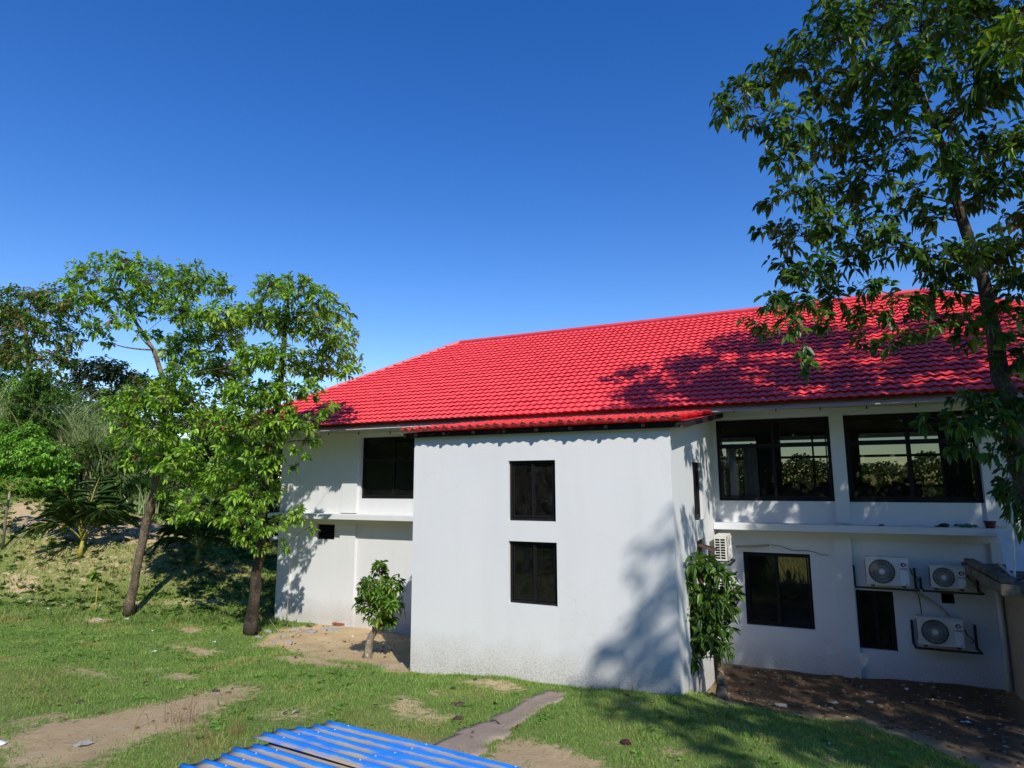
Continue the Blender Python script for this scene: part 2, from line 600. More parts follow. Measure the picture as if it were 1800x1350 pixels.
def hit(px, py, t0=3., t1=60.):
    """where the sight line through a pixel meets the terrain"""
    ts = np.arange(t0, t1, .06)
    P = EYE[None] + ts[:, None] * ray(px, py)[None]
    below = P[:, 2] < gz(P[:, 0], P[:, 1])
    i = int(np.argmax(below)) if below.any() else len(ts) - 1
    return P[i]


def gpoly(pts): return np.array([hit(*p)[:2] for p in pts])


def poly_dist(X, Y, poly):
    """signed distance, positive inside"""
    P = np.stack([X, Y], 1)
    inside = np.zeros(len(P), bool)
    dist = np.full(len(P), 1e9)
    n = len(poly)
    for i in range(n):
        a, b = poly[i], poly[(i + 1) % n]
        ab = b - a
        t = np.clip(((P - a) @ ab) / (ab @ ab + 1e-12), 0, 1)
        dist = np.minimum(dist, np.linalg.norm(P - a - t[:, None] * ab, axis=1))
        c = ((a[1] > P[:, 1]) != (b[1] > P[:, 1]))
        with np.errstate(divide='ignore', invalid='ignore'):
            xi = (b[0] - a[0]) * (P[:, 1] - a[1]) / (b[1] - a[1]) + a[0]
        inside ^= c & (P[:, 0] < xi)
    return np.where(inside, dist, -dist)


def ell(cx, cy, rx, ry, n=9):
    return [(cx + rx * math.cos(2 * math.pi * k / n) * random.uniform(.75, 1.1), cy + ry * math.sin(2 * math.pi * k / n) * random.uniform(.75, 1.1)) for k in range(n)]


SOIL = [  # (outline on the ground, soil amount, dark amount, edge softness)
    ([(0, 1300), (60, 1275), (150, 1262), (260, 1240), (340, 1222), (400, 1204), (455, 1205), (440, 1222), (385, 1248), (330, 1285), (280, 1292), (230, 1312), (150, 1350), (0, 1350)], 1, .22, .25),
    ([(0, 1268), (60, 1256), (140, 1250), (150, 1262), (60, 1274), (0, 1290)], .75, .3, .2),
    ([(462, 1135), (480, 1118), (500, 1108), (560, 1100), (620, 1098), (660, 1098), (730, 1110), (724, 1180), (690, 1180), (650, 1166), (600, 1160), (555, 1155), (510, 1138)], 1.7, 0, .25),
    ([(470, 1154), (520, 1153), (580, 1160), (640, 1170), (625, 1177), (560, 1173), (500, 1164)], .85, 0, .15),
    (ell(510, 1256, 58, 13), .8, .1, .25), ([(675, 1240), (720, 1220), (738, 1245), (800, 1258), (780, 1270), (710, 1266)], .95, .05, .2),
    (ell(765, 1222, 16, 7), .8, 0, .12), ([(790, 1198), (830, 1195), (900, 1199), (925, 1212), (905, 1218), (850, 1209)], .9, 0, .15),
    ([(110, 1172), (160, 1178), (212, 1190), (200, 1195), (140, 1186)], .9, .05, .15), (ell(318, 1190, 42, 7), .85, 0, .15), (ell(262, 1180, 24, 6), .75, 0, .15),
    ([(262, 1128), (330, 1135), (392, 1145), (360, 1156), (310, 1143)], .8, .1, .15), (ell(165, 1091, 32, 5), .9, 0, .15), (ell(335, 1108, 26, 6), 1, 0, .15),
    ([(900, 1292), (985, 1312), (1060, 1338), (1120, 1365), (840, 1365), (850, 1330), (880, 1300)], .9, .25, .15),
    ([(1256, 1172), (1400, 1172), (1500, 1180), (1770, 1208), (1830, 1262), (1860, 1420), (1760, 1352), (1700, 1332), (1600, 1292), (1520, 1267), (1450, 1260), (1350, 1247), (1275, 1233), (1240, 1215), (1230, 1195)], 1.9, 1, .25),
    (ell(1085, 1308, 25, 6), .7, .5, .12), (ell(1190, 1322, 30, 8), .8, .5, .15), (ell(1130, 1238, 26, 5), .6, .3, .12), (ell(1462, 1335, 40, 8), .7, .5, .2), (ell(1010, 1262, 22, 5), .5, .4, .1),
    ([(0, 885), (60, 880), (110, 898), (200, 896), (290, 920), (340, 955), (300, 972), (270, 965), (150, 965), (60, 945), (0, 935)], .95, .18, .5),
    ([(0, 930), (250, 955), (470, 985), (470, 1030), (200, 1030), (0, 1040)], .46, .15, .5),
    ([(5, 1010), (60, 1003), (78, 1030), (40, 1052), (8, 1045)], .85, 0, .3), (ell(145, 1022, 14, 20), .75, 0, .3), (ell(110, 985, 60, 14), .5, 0, .5),
    ([(20, 1056), (150, 1062), (230, 1057), (360, 1050), (482, 1052), (482, 1057), (230, 1066), (120, 1069)], .75, 0, .2),
]
DRY = [([(640, 1283), (700, 1288), (760, 1298), (810, 1297), (800, 1322), (720, 1312), (640, 1298)], .95, .2), ([(300, 1290), (345, 1280), (420, 1290), (430, 1320), (330, 1345)], .5, .3), ([(0, 1180), (120, 1175), (100, 1235), (0, 1250)], .35, .5),
       ([(600, 1250), (660, 1255), (690, 1285), (620, 1280)], .4, .3), ([(0, 950), (480, 1000), (480, 1040), (0, 1050)], .35, .5)]
SOILW = [(gpoly(a), b, c, d) for a, b, c, d in SOIL]
DRYW = [(gpoly(a), b, c) for a, b, c in DRY]
PATHW = gpoly([(955, 1216), (1002, 1218), (985, 1233), (932, 1266), (884, 1300), (850, 1332), (760, 1345), (760, 1316), (800, 1290), (885, 1255), (912, 1236)])


def masks(X, Y):
    soil, dark, dry = np.zeros(len(X)), np.zeros(len(X)), np.zeros(len(X))
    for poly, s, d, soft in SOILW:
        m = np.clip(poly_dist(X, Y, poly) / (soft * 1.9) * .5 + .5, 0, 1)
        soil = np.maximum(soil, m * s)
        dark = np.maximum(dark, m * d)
    for poly, s, soft in DRYW:
        dry = np.maximum(dry, np.clip(poly_dist(X, Y, poly) / soft * .5 + .5, 0, 1) * s)
    # below the sheets of iron, under the house and in the field beyond
    far = (Y > 26) & (X > -16)
    dry = np.where(far, np.maximum(dry, .9), dry)
    house = (X > -15.8) & (X < 7) & (Y > 16.2) & (Y < 24.2)
    soil = np.where(house, 1., soil)
    return soil, dark, dry


def axis(a, b, fine0, fine1, step, g=1.22):
    xs = list(np.arange(fine0, fine1 + 1e-6, step))
    s = step
    while xs[-1] < b:
        s *= g
        xs.append(xs[-1] + s)
    s = step
    while xs[0] > a:
        s *= g
        xs.insert(0, xs[0] - s)
    return np.array(xs)


GX = axis(-900, 900, -34, 5.2, .16)
GY = axis(-700, 1100, 3.2, 27, .16)
gx, gy = np.meshgrid(GX, GY)
gzv = gz(gx, gy)
V = np.stack([gx.ravel(), gy.ravel(), gzv.ravel()], 1)
nx, ny = len(GX), len(GY)
idx = np.arange(nx * ny).reshape(ny, nx)
F = np.stack([idx[:-1, :-1].ravel(), idx[:-1, 1:].ravel(), idx[1:, 1:].ravel(), idx[1:, :-1].ravel()], 1)
ms, md, mdry = masks(V[:, 0], V[:, 1])
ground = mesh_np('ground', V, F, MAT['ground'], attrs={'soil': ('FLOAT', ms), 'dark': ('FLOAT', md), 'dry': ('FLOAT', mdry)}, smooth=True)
tag(ground, kind='structure')

# concrete path: a thin broken slab lying in the grass
pb = MB()
ctr = PATHW.mean(0)
cells = []
x0, y0 = PATHW.min(0)
x1, y1 = PATHW.max(0)
st = .09
xs, ys = np.arange(x0, x1, st), np.arange(y0, y1, st)
cx, cy = np.meshgrid(xs, ys)
sd = poly_dist(cx.ravel(), cy.ravel(), PATHW) + .05 * np.sin(cx.ravel() * 9) * np.sin(cy.ravel() * 7)
zz = gz(cx, cy) + .022
sd = sd.reshape(cx.shape)
vid = {}
pv, pf = [], []


def pvid(j, i):
    if (j, i) not in vid:
        vid[(j, i)] = len(pv)
        pv.append((cx[j, i], cy[j, i], zz[j, i]))
    return vid[(j, i)]


for j in range(cx.shape[0] - 1):
    for i in range(cx.shape[1] - 1):
        if min(sd[j, i], sd[j + 1, i], sd[j, i + 1], sd[j + 1, i + 1]) > -.02:
            pf.append((pvid(j, i), pvid(j, i + 1), pvid(j + 1, i + 1), pvid(j + 1, i)))
pb.add(pv, pf)
path = pb.build('path', MAT['path'], smooth=True)
md_ = path.modifiers.new('thickness', 'SOLIDIFY')
md_.thickness = .06
md_.offset = -1
tag(path, kind='structure')

# ------------------------------------------------------------------ the house
HOUSE = empty('white_house', (-6, 20, 0), 'long white two storey house with a red tiled hip roof and dark windows', 'house')
WY, WB = 16.0, 24.4
XL, XR = -15.87, 3.6


def wall_holes(mb, u0, u1, v0, v1, holes, fn, th):
    """flat wall of thickness th with rectangular holes; fn(u, d, v) maps to the world, d = 0 outside face, d = -th inside"""
    us = sorted({u0, u1, *[h[0] for h in holes], *[h[1] for h in holes]})
    vs = sorted({v0, v1, *[h[2] for h in holes], *[h[3] for h in holes]})
    us = [u for u in us if u0 <= u <= u1]
    vs = [v for v in vs if v0 <= v <= v1]
    nu, nv = len(us) - 1, len(vs) - 1

    def solid(i, j):
        if i < 0 or j < 0 or i >= nu or j >= nv: return False
        uc, vc = (us[i] + us[i + 1]) / 2, (vs[j] + vs[j + 1]) / 2
        return not any(h[0] < uc < h[1] and h[2] < vc < h[3] for h in holes)

    for i in range(nu):
        for j in range(nv):
            if not solid(i, j): continue
            a, b, c, d = us[i], us[i + 1], vs[j], vs[j + 1]
            q = [fn(a, 0, c), fn(b, 0, c), fn(b, 0, d), fn(a, 0, d), fn(a, -th, c), fn(b, -th, c), fn(b, -th, d), fn(a, -th, d)]
            fs = [(0, 1, 2, 3), (7, 6, 5, 4)]
            if not solid(i - 1, j): fs.append((0, 3, 7, 4))
            if not solid(i + 1, j): fs.append((1, 5, 6, 2))
            if not solid(i, j - 1): fs.append((0, 4, 5, 1))
            if not solid(i, j + 1): fs.append((3, 2, 6, 7))
            mb.add(q, fs)


front = lambda u, d, v: (u, WY - d, v)
back = lambda u, d, v: (u, WB + d, v)
bumpf = lambda u, d, v: (u, 10.97 - d, v)
BX0, BX1, BYF = -7.40, -2.216, 10.97
bside = lambda u, d, v: (BX1 + d, u, v)
bleft = lambda u, d, v: (BX0 - d, u, v)

F_UP = [(-12.75, -10.35, 3.64, 5.51), (-2.13, .33, 3.66, 5.56), (.61, 3.05, 3.65, 5.56)]
F_LO = [(-1.67, -.26, .89, 2.5), (.58, 1.28, .6, 1.8)]
F_VENT = [(-14.42, -13.70, 2.37, 2.83), (2.13, 2.36, 1.63, 1.83)]
INNER_DOOR = [(-7.2, -2.5, -.2, 5.4)]
mb = MB()
wall_holes(mb, XL, XR, -.7, 6.55, F_UP + F_LO + F_VENT + INNER_DOOR, front, .16)
mb.build('wall', MAT['wall'], HOUSE, weld=True)
B_UP = [(-13.6, -11.3, 3.42, 5.75), (-10.9, -8.6, 3.42, 5.75), (-8.2, -5.9, 3.42, 5.75), (-5.0, -1.81, 3.42, 5.75), (-1.47, .95, 3.42, 5.75), (1.28, 3.9, 3.42, 5.75), (4.3, 6.6, 3.42, 5.75)]
B_LO = [(-11.15, -10.28, .75, 1.42), (-9.85, -9.2, .75, 1.42), (-2.36, -1.89, .65, 1.22), (-1.47, -.3, .65, 1.6), (-5.5, -3.8, .65, 1.6)]
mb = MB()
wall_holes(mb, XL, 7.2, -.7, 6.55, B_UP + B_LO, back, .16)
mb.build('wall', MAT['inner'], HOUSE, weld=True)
mb = MB()
mb.box(XL, XL + .16, WY + .16, WB - .16, -.7, 6.55)
mb.build('wall', MAT['wall'], HOUSE)
mb = MB()
mb.box(7.04, 7.2, 18.4, WB - .16, -.7, 6.55)
mb.box(XR - .16, XR, WY + .16, 18.24, -.7, 6.55)
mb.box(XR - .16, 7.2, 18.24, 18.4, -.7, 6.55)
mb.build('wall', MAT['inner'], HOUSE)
# stair tower in front of the house
S_H = [(-5.27, -4.32, 3.40, 4.51), (-5.27, -4.31, 1.92, 3.03)]
SIDE_H = [(13.06, 14.1, 3.33, 4.5), (13.12, 14.1, 1.85, 2.95)]
tw = lambda y: 5.06 + .135 * (y - BYF)
mb = MB()
wall_holes(mb, BX0, BX1, -.6, tw(BYF), S_H, bumpf, .15)
wall_holes(mb, BYF + .15, 15.998, -.6, 5.06, SIDE_H, bside, .15)
wall_holes(mb, BYF + .15, 15.998, -.6, 5.06, [], bleft, .15)
for f_ in (bside, bleft):  # sloping tops under the lean-to roof
    q = [f_(BYF + .15, 0, 5.06), f_(15.998, 0, 5.06), f_(15.998, 0, tw(16)), f_(BYF + .15, 0, tw(BYF + .15)), f_(BYF + .15, -.15, 5.06), f_(15.998, -.15, 5.06), f_(15.998, -.15, tw(16)), f_(BYF + .15, -.15, tw(BYF + .15))]
    mb.add(q, [(0, 1, 2, 3), (7, 6, 5, 4), (3, 2, 6, 7)])
mb.build('stair_tower', MAT['wall'], HOUSE, weld=True)
# corner posts and pilasters, proud of the wall
for x0_, x1_, z0_, z1_ in [(-15.95, -15.42, -.7, 2.86), (-15.95, -15.42, 3.2, 6.0), (-13.43, -12.84, -.7, 2.86), (-13.43, -12.84, 3.2, 5.62), (.33, .61, 3.2, 5.62), (.22, .56, -.7, 2.86), (3.05, 3.38, 3.2, 5.62), (3.05, 3.36, -.7, 2.86)]:
    MB().box(x0_, x1_, WY - .075, WY + .02, z0_, z1_).build('pilaster', MAT['wall'], HOUSE)
# beams under eaves and under the ledge
for x0_, x1_ in ((XL - .06, BX0 - .01), (BX1 + .01, XR)):
    MB().box(x0_, x1_, WY - .06, WY + .02, 5.622, 5.96).build('beam', MAT['wall'], HOUSE)
    MB().box(x0_, x1_, WY - .085, WY + .02, 2.862, 3.028).build('beam', MAT['wall'], HOUSE)
for x0_, x1_ in ((XL - .1, BX0 - .005), (BX1 + .005, 3.2)):
    MB().box(x0_, x1_, WY - .56, WY + .02, 3.03, 3.175).build('ledge', MAT['wall'], HOUSE, bevel=.012)


def tube_run(pts, r, name, mat, parent, n=8):
    m = MB()
    m.tube(pts, r, n)
    return m.build(name, mat, parent, smooth=True)


# conduit along the eaves
for xa, xb, za, zb in ((-14.6, BX0 - .05, 5.70, 5.60), (BX1 + .08, 3.4, 5.80, 5.70)):
    nseg = 12
    pts = [(xa + (xb - xa) * k / nseg, WY - .09, za + (zb - za) * k / nseg - .03 * math.sin(math.pi * k / nseg)) for k in range(nseg + 1)]
    tube_run(pts, .016, 'conduit', MAT['cream'], HOUSE, 6)
    for k in range(1, 7):
        q = pts[k * 2 - 1]
        MB().box(q[0] - .012, q[0] + .012, q[1] - .02, WY - .055, q[2] - .045, q[2] + .03).build('conduit_clip', MAT['bronze'], HOUSE)

# interior
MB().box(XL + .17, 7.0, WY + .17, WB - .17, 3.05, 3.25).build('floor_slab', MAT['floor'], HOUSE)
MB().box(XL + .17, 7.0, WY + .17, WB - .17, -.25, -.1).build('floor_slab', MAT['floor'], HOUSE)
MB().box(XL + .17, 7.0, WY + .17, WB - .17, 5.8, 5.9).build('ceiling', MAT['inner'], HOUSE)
MB().box(-7.5, -7.36, WY + .17, 21.5, -.1, 3.04).build('partition', MAT['inner'], HOUSE)
MB().box(-8.9, -8.75, WY + .17, 24.2, 3.26, 5.79).build('partition', MAT['inner'], HOUSE)
MB().box(-2.2, -2.06, 18.5, 21.5, -.1, 3.04).build('partition', MAT['inner'], HOUSE)
MB().box(-1.2, -.9, 20.0, 20.3, 3.26, 5.79).build('column', MAT['inner'], HOUSE)
MB().box(3.0, 3.3, 20.0, 20.3, 3.26, 5.79).build('column', MAT['inner'], HOUSE)


def window(u0, u1, v0, v1, fn, rec=.07, cols=(), rows=(), bar=.05, fmat='frame', sashes=True, parent=None, gmat='glass'):
    """window set back in its opening: frame > sash, mullion, pane"""
    m = MB()
    d0, d1 = -rec - .06, -rec
    B = lambda mm, a, b, c, d, e=0: mm.box(a, b, d0 + e, d1 + e, c, d, fn=lambda u, dd, v: fn(u, dd, v))
    for a, b, c, d in ((u0 + .002, u0 + bar, v0 + .002, v1 - .002), (u1 - bar, u1 - .002, v0 + .002, v1 - .002), (u0 + bar, u1 - bar, v0 + .002, v0 + bar), (u0 + bar, u1 - bar, v1 - bar, v1 - .002)):
        B(m, a, b, c, d)
    w = m.build('window', MAT[fmat], parent or HOUSE)
    ue = [u0 + bar] + list(cols) + [u1 - bar]
    ve = [v0 + bar] + list(rows) + [v1 - bar]
    for c in cols:
        mm = MB()
        B(mm, c - bar * .45, c + bar * .45, v0 + bar, v1 - bar, .004)
        mm.build('mullion', MAT[fmat], w)
    for r in rows:
        mm = MB()
        B(mm, u0 + bar, u1 - bar, r - bar * .6, r + bar * .6, .008)
        mm.build('transom', MAT[fmat], w)
    for i in range(len(ue) - 1):
        for j in range(len(ve) - 1):
            a, b, c, d = ue[i], ue[i + 1], ve[j], ve[j + 1]
            mm = MB()
            e = -rec - .03 - .008 * (i % 2)
            mm.add([fn(a, e, c), fn(b, e, c), fn(b, e, d), fn(a, e, d)], [(0, 1, 2, 3)])
            mm.build('pane', MAT[gmat], w)
            if sashes:
                mm = MB()
                s = .028
                for x0, x1, y0, y1 in ((a + .012, a + .012 + s, c + .012, d - .012), (b - .012 - s, b - .012, c + .012, d - .012), (a + .012 + s, b - .012 - s, c + .012, c + .012 + s * 1.4), (a + .012 + s, b - .012 - s, d - .012 - s, d - .012)):
                    mm.box(x0, x1, -rec - .045, -rec - .016, y0, y1, fn=lambda u, dd, v: fn(u, dd, v))
                mm.build('sash', MAT[fmat], w)
    return w


window(*F_UP[0], front, rec=.08, cols=(-11.58,), rows=(4.80,), bar=.06)
window(*F_UP[1], front, rec=.08, cols=(-.88,), rows=(4.93,), bar=.07)
window(*F_UP[2], front, rec=.08, cols=(1.82,), rows=(4.93,), bar=.07)
window(*F_LO[0], front, rec=.07, cols=(-.97,), bar=.05)
window(*F_LO[1], front, rec=.07, cols=(.93,), bar=.045)
window(*S_H[0], bumpf, rec=.07, cols=(-4.80,), bar=.05)
window(*S_H[1], bumpf, rec=.07, cols=(-4.78,), bar=.05)
window(*SIDE_H[0], bside, rec=.06, cols=(13.58,), bar=.05)
window(*SIDE_H[1], bside, rec=.06, cols=(13.6,), bar=.05, fmat='bronze')
for h in B_UP:
    n_ = 2 if h[1] - h[0] > 2 else 1
    window(*h, back, rec=.05, cols=((h[0] + h[1]) / 2 + .2,), rows=(4.93, 5.40), bar=.07, sashes=False)
for h in B_LO:
    window(*h, back, rec=.05, bar=.04, sashes=False)
# blinds at ground floor openings, the yellow light on them painted as colour
for h in B_LO[:3]:
    MB().box(h[0] - .1, h[1] + .1, WB - .30, WB - .28, h[2] - .05, h[3] + .15).build('window_blind', MAT['lit_yellow'], HOUSE)
# louvred vents, a black sheet behind standing for the unlit opening
for h in F_VENT:
    m = MB()
    m.box(h[0] + .001, h[1] - .001, WY + .10, WY + .155, h[2] + .001, h[3] - .001)
    vt = m.build('vent', MAT['hollow_shade'], HOUSE)
    nl = max(3, int((h[3] - h[2]) / .07))
    for k in range(nl):
        z = h[2] + (k + .5) * (h[3] - h[2]) / nl
        MB().obox(((h[0] + h[1]) / 2, WY + .075, z), (h[1] - h[0] - .01, 0, 0), (0, .03, -.02), (0, .003, .006)).build('vent_slat', MAT['steel'], vt)
# open hopper sash on the tower side window
m = MB()
m.obox((BX1 + .16, 13.36, 2.82), (.30, 0, -.10), (0, .46, 0), (.006, 0, .02))
m.build('hopper_sash', MAT['bronze'], HOUSE)

# stairs inside the tower, seen through its lower window
m = MB()
for k in range(9):
    m.box(-6.9 + k * .27, -6.9 + (k + 1) * .27, 13.9, 15.2, -.1 + .18 * k, .08 + .18 * k)
stairs = m.build('stair_flight', MAT['floor'], HOUSE)
m = MB()
m.bar((-6.9, 13.55, 1.38), (-3.4, 13.55, 3.50), .06, .09)
m.build('handrail', MAT['darkwood'], stairs)
for k in range(16):
    x = -6.8 + k * .215
    z = 1.38 + (x + 6.9) / 3.5 * 2.12
    MB().box(x - .02, x + .02, 13.53, 13.57, z - .95, z - .04).build('baluster', MAT['darkwood'], stairs)
MB().box(BX0 + .16, BX1 - .16, 11.13, 13.4, 1.78, 1.88).build('landing', MAT['floor'], HOUSE)
MB().box(BX0 + .16, BX1 - .16, 11.13, 13.0, 3.2, 3.3).build('landing', MAT['floor'], HOUSE)

# ---- roof
EY, EZ, SL = 14.4, 5.75, .607
RYD = 20.2
CXL, CXR = -17.5, 8.8
NRM = Vn(0, -SL, 1) / math.hypot(1, SL)
USL = Vn(0, 1, SL) / math.hypot(1, SL)
rz = lambda y: EZ + SL * (y - EY)
RX0, RX1 = CXL + (RYD - EY), CXR - (RYD - EY)
YB = 2 * RYD - EY
m = MB()
e_ = -.075
m.add([(CXL + .16, EY + .16, EZ + e_ + .10), (CXR - .16, EY + .16, EZ + e_ + .10), (RX1, RYD, rz(RYD) + e_), (RX0, RYD, rz(RYD) + e_), (CXL + .05, YB, EZ + e_), (CXR - .05, YB, EZ + e_)],
      [(0, 1, 2, 3), (0, 3, 4), (1, 5, 2), (4, 3, 2, 5)])
roof = m.build('roof', MAT['ridge'], HOUSE)
m = MB()
m.add([(CXL + .08, EY + .10, EZ - .13), (CXR - .08, EY + .10, EZ - .13), (RX1, RYD, rz(RYD) - .2), (RX0, RYD, rz(RYD) - .2), (CXL + .08, YB - .1, EZ - .13), (CXR - .08, YB - .1, EZ - .13)],
      [(0, 1, 2, 3), (0, 3, 4), (1, 5, 2), (4, 3, 2, 5)])
m.build('soffit', MAT['soffit'], HOUSE)
TW, TL, TA, TS = .185, .262, .031, .050


def tile_geo(K=6):
    """one pressed tile in its own frame: x across, y up the slope, z off the roof; 20 faces or so"""
    vs, fs = [], []
    for k in range(K + 1):
        u = k / K
        h = TA * (.5 - .5 * math.cos(2 * math.pi * u)) ** 1.15
        x = (u - .5) * TW
        vs += [(x, .085, h * .9 - .014), (x, 0.0, h + TS - .003), (x, .005, h + TS), (x, TL * 1.10, h + .002)]
    for k in range(K):
        for j in range(3):
            a = k * 4 + j
            fs.append((a, a + 4, a + 5, a + 1))
    return np.array(vs), np.array(fs)


TV, TF = tile_geo()
ncol = int((CXR - CXL) / TW)
nrow = int(math.hypot(RYD - EY, rz(RYD) - EZ) / TL)
tiles = []
for r in range(nrow):
    for c in range(ncol):
        o_ = Vn(CXL + (c + .5) * TW, EY, EZ) + USL * r * TL
        dy = o_[1] + .13 - EY
        marg = min(o_[0] - (CXL + dy), (CXR - dy) - o_[0])
        if marg < -.16: continue
        tiles.append((o_, marg))
dist = np.array([np.linalg.norm(o - EYE) + (0 if mg > .25 and o[0] < 3.3 else 1e3) for o, mg in tiles])
near = set(np.argsort(dist)[:300].tolist())
TM = np.stack([Vn(1, 0, 0), USL, NRM], 1)
mt = bpy.data.meshes.new('roof_tile')
mt.from_pydata([tuple(p) for p in TV], [], [tuple(int(i) for i in f) for f in TF])
mt.polygons.foreach_set('use_smooth', [True] * len(mt.polygons))
mt.materials.append(MAT['roof'])
tile_rot = Matrix([list(row) for row in TM]).to_euler()
allv, allf = [], []
for i, (o_, mg) in enumerate(tiles):
    jig = rng.normal(0, .0025, 3)
    if i in near:
        t_ = bpy.data.objects.new('roof_tile', mt)
        COL.objects.link(t_)
        t_.parent = roof
        t_.location = o_ + jig - ORG[roof]
        t_.rotation_euler = tile_rot
    else:
        allf.append(TF + len(allv) * len(TV))
        allv.append(o_ + jig + TV @ TM.T)
tf = mesh_np('roof_tiling', np.concatenate(allv), np.concatenate(allf), MAT['roof'], roof, smooth=True)
tf['kind'] = 'stuff'
bm = bmesh.new()
bm.from_mesh(tf.data)
for px_, nrm in (((CXL, EY), (-1, 1)), ((CXR, EY), (1, 1))):
    bmesh.ops.bisect_plane(bm, geom=bm.verts[:] + bm.edges[:] + bm.faces[:], plane_co=Vector((px_[0], px_[1], 0)) - Vector(ORG[roof]), plane_no=Vector((nrm[0], nrm[1], 0)), clear_outer=True)
bm.to_mesh(tf.data)
bm.free()
# ridge and hip caps: short overlapping lengths


def caps(a, b, n, r=.085):
    a, b = np.asarray(a, float), np.asarray(b, float)
    for k in range(n):
        p, q = a + (b - a) * k / n, a + (b - a) * (k + 1.06) / n
        m = MB()
        m.tube([p + Vn(0, 0, .002), q - Vn(0, 0, .002)], [r, r * .985], 8)
        m.build('ridge_cap', MAT['ridge'], roof, smooth=False)


caps((RX0, RYD, rz(RYD) - .0), (RX1, RYD, rz(RYD) - .0), 24)
caps((CXL, EY, EZ), (RX0, RYD, rz(RYD)), 9)
caps((CXR, EY, EZ), (RX1, RYD, rz(RYD)), 9)
# lean-to roof over the tower
LS = .122
lz = lambda y: 5.135 + LS * (y - 10.67)
lu = Vn(0, 1, LS) / math.hypot(1, LS)
ln = Vn(0, -LS, 1) / math.hypot(1, LS)
LM = np.stack([Vn(1, 0, 0), lu, ln], 1)
LX0, LX1 = -7.54, -1.90
m = MB()
m.add([(LX0 + .02, 10.84, lz(10.84) - .035), (LX1 - .02, 10.84, lz(10.84) - .035), (LX1, 15.9, lz(15.9) - .05), (LX0, 15.9, lz(15.9) - .05)], [(0, 1, 2, 3)])
lroof = m.build('lean_to_roof', MAT['ridge'], HOUSE)
lv, lf = [], []
for r in range(int(4.6 / TL)):
    for c in range(int((LX1 - LX0) / TW)):
        o_ = Vn(LX0 + (c + .5) * TW, 10.67, lz(10.67)) + lu * r * TL + rng.normal(0, .006, 3)
        if r == 0: o_ = o_ - lu * rng.uniform(0, .03)
        lf.append(TF + len(lv) * len(TV))
        lv.append(o_ + TV @ LM.T)
lt = mesh_np('roof_tiling', np.concatenate(lv), np.concatenate(lf), MAT['roof'], lroof, smooth=True)
lt['kind'] = 'stuff'
for y_ in (10.86,):
    MB().box(LX0 + .1, LX1 - .12, y_, y_ + .05, lz(y_) - .145, lz(y_) - .055).build('purlin', MAT['blackw'], lroof)
for k in range(9):
    x = LX0 + .3 + k * .66
    m = MB()
    m.bar((x, 10.74, lz(10.74) - .085), (x, 15.8, lz(15.8) - .085), .05, .06)
    m.build('rafter', MAT['blackw'], lroof)
m = MB()
m.bar((LX1 - .03, 10.75, lz(10.75) - .10), (LX1 - .03, 15.8, lz(15.8) - .10), .03, .10)
m.build('barge_board', MAT['blackw'], lroof)
m = MB()
m.bar((LX0 + .03, 10.75, lz(10.75) - .09), (LX0 + .03, 15.8, lz(15.8) - .09), .03, .08)
m.build('barge_board', MAT['blackw'], lroof)

# ------------------------------------------------------------------ concrete slab, rendered side wall, pipes at the far end of the facade
side = empty('side_annex', (3.8, 15, .1), 'beige rendered annex with a mossy concrete slab beside the air conditioners', 'annex')
MB().box(3.15, 6.5, 13.6, 15.96, -.5, 2.30).build('wall', MAT['beige'], side)
m = MB()
nsl = 14
for k in range(nsl):  # broken front edge
    x0_, x1_ = 2.52 + k * .28, 2.52 + (k + 1) * .28
    m.box(x0_, x1_ - .001 * (k % 2), 12.78 + random.uniform(-.03, .03), 15.9, 2.302, 2.47 + random.uniform(-.006, .006))
m.build('slab', MAT['slab'], side, weld=False)
MB().box(2.56, 2.72, 12.9, 15.85, 2.48, 2.56).build('slab_kerb', MAT['slab'], side)
for p, q, lab in (((2.85, 13.3, 2.485), (3.15, 13.75, 2.52), 'longest dark wood offcut lying across the front of the mossy slab'), ((2.95, 14.5, 2.485), (2.86, 14.25, 2.50), 'dark wood offcut in the middle of the mossy slab'), ((3.3, 13.05, 2.485), (3.45, 13.1, 2.49), 'smallest dark wood offcut at the broken edge of the mossy slab')):
    m = MB()
    m.bar(p, q, .03, .02)
    tag(m.build('wood_offcut', MAT['blackw'], origin=p), lab, 'offcut', 'wood offcuts on the slab')
for k, (x, lab) in enumerate(((3.02, 'nearer'), (3.42, 'farther'))):
    m = MB()
    n = 18
    vs, fs = [], []
    for i in range(n + 1):
        a = i / n
        yy = .02 * math.sin(a * n * math.pi)
        vs += [(x + a * .36, 14.7 + yy, 2.48), (x + a * .36, 15.2 + yy, 3.16)]
    fs = [(2 * i, 2 * i + 2, 2 * i + 3, 2 * i + 1) for i in range(n)]
    m.add(vs, fs)
    o = m.build('plastic_sheeting', MAT['plastic_sheet'])
    o.modifiers.new('thickness', 'SOLIDIFY').thickness = .006
    tag(o, 'corrugated translucent panel leaning on the slab just behind the white pipe' if k == 0 else 'corrugated translucent panel leaning at the outer end of the slab', 'plastic sheet')
pp = [(2.62, 13.05, 2.50), (2.63, 13.35, 2.62), (2.60, 14.3, 2.80)]
a_ = at(1784, 1020, 10.9)
b_ = at(1772, 742, 11.2)
c_ = at(1755, 990, 11.6)
m = MB()
m.tube([c_, a_ * .8 + c_ * .2 + Vn(0, 0, .03), a_ + Vn(0, 0, .02), a_ + Vn(0, 0, .08), b_], .022, 8)
tag(m.build('water_pipe', MAT['pvc'], smooth=True, origin=a_), 'thin white water pipe rising in front of the tall tree trunk', 'pipe')
m = MB()
m.tube([(3.07, 15.86, 2.28), (3.07, 15.86, .02)], .05, 10)
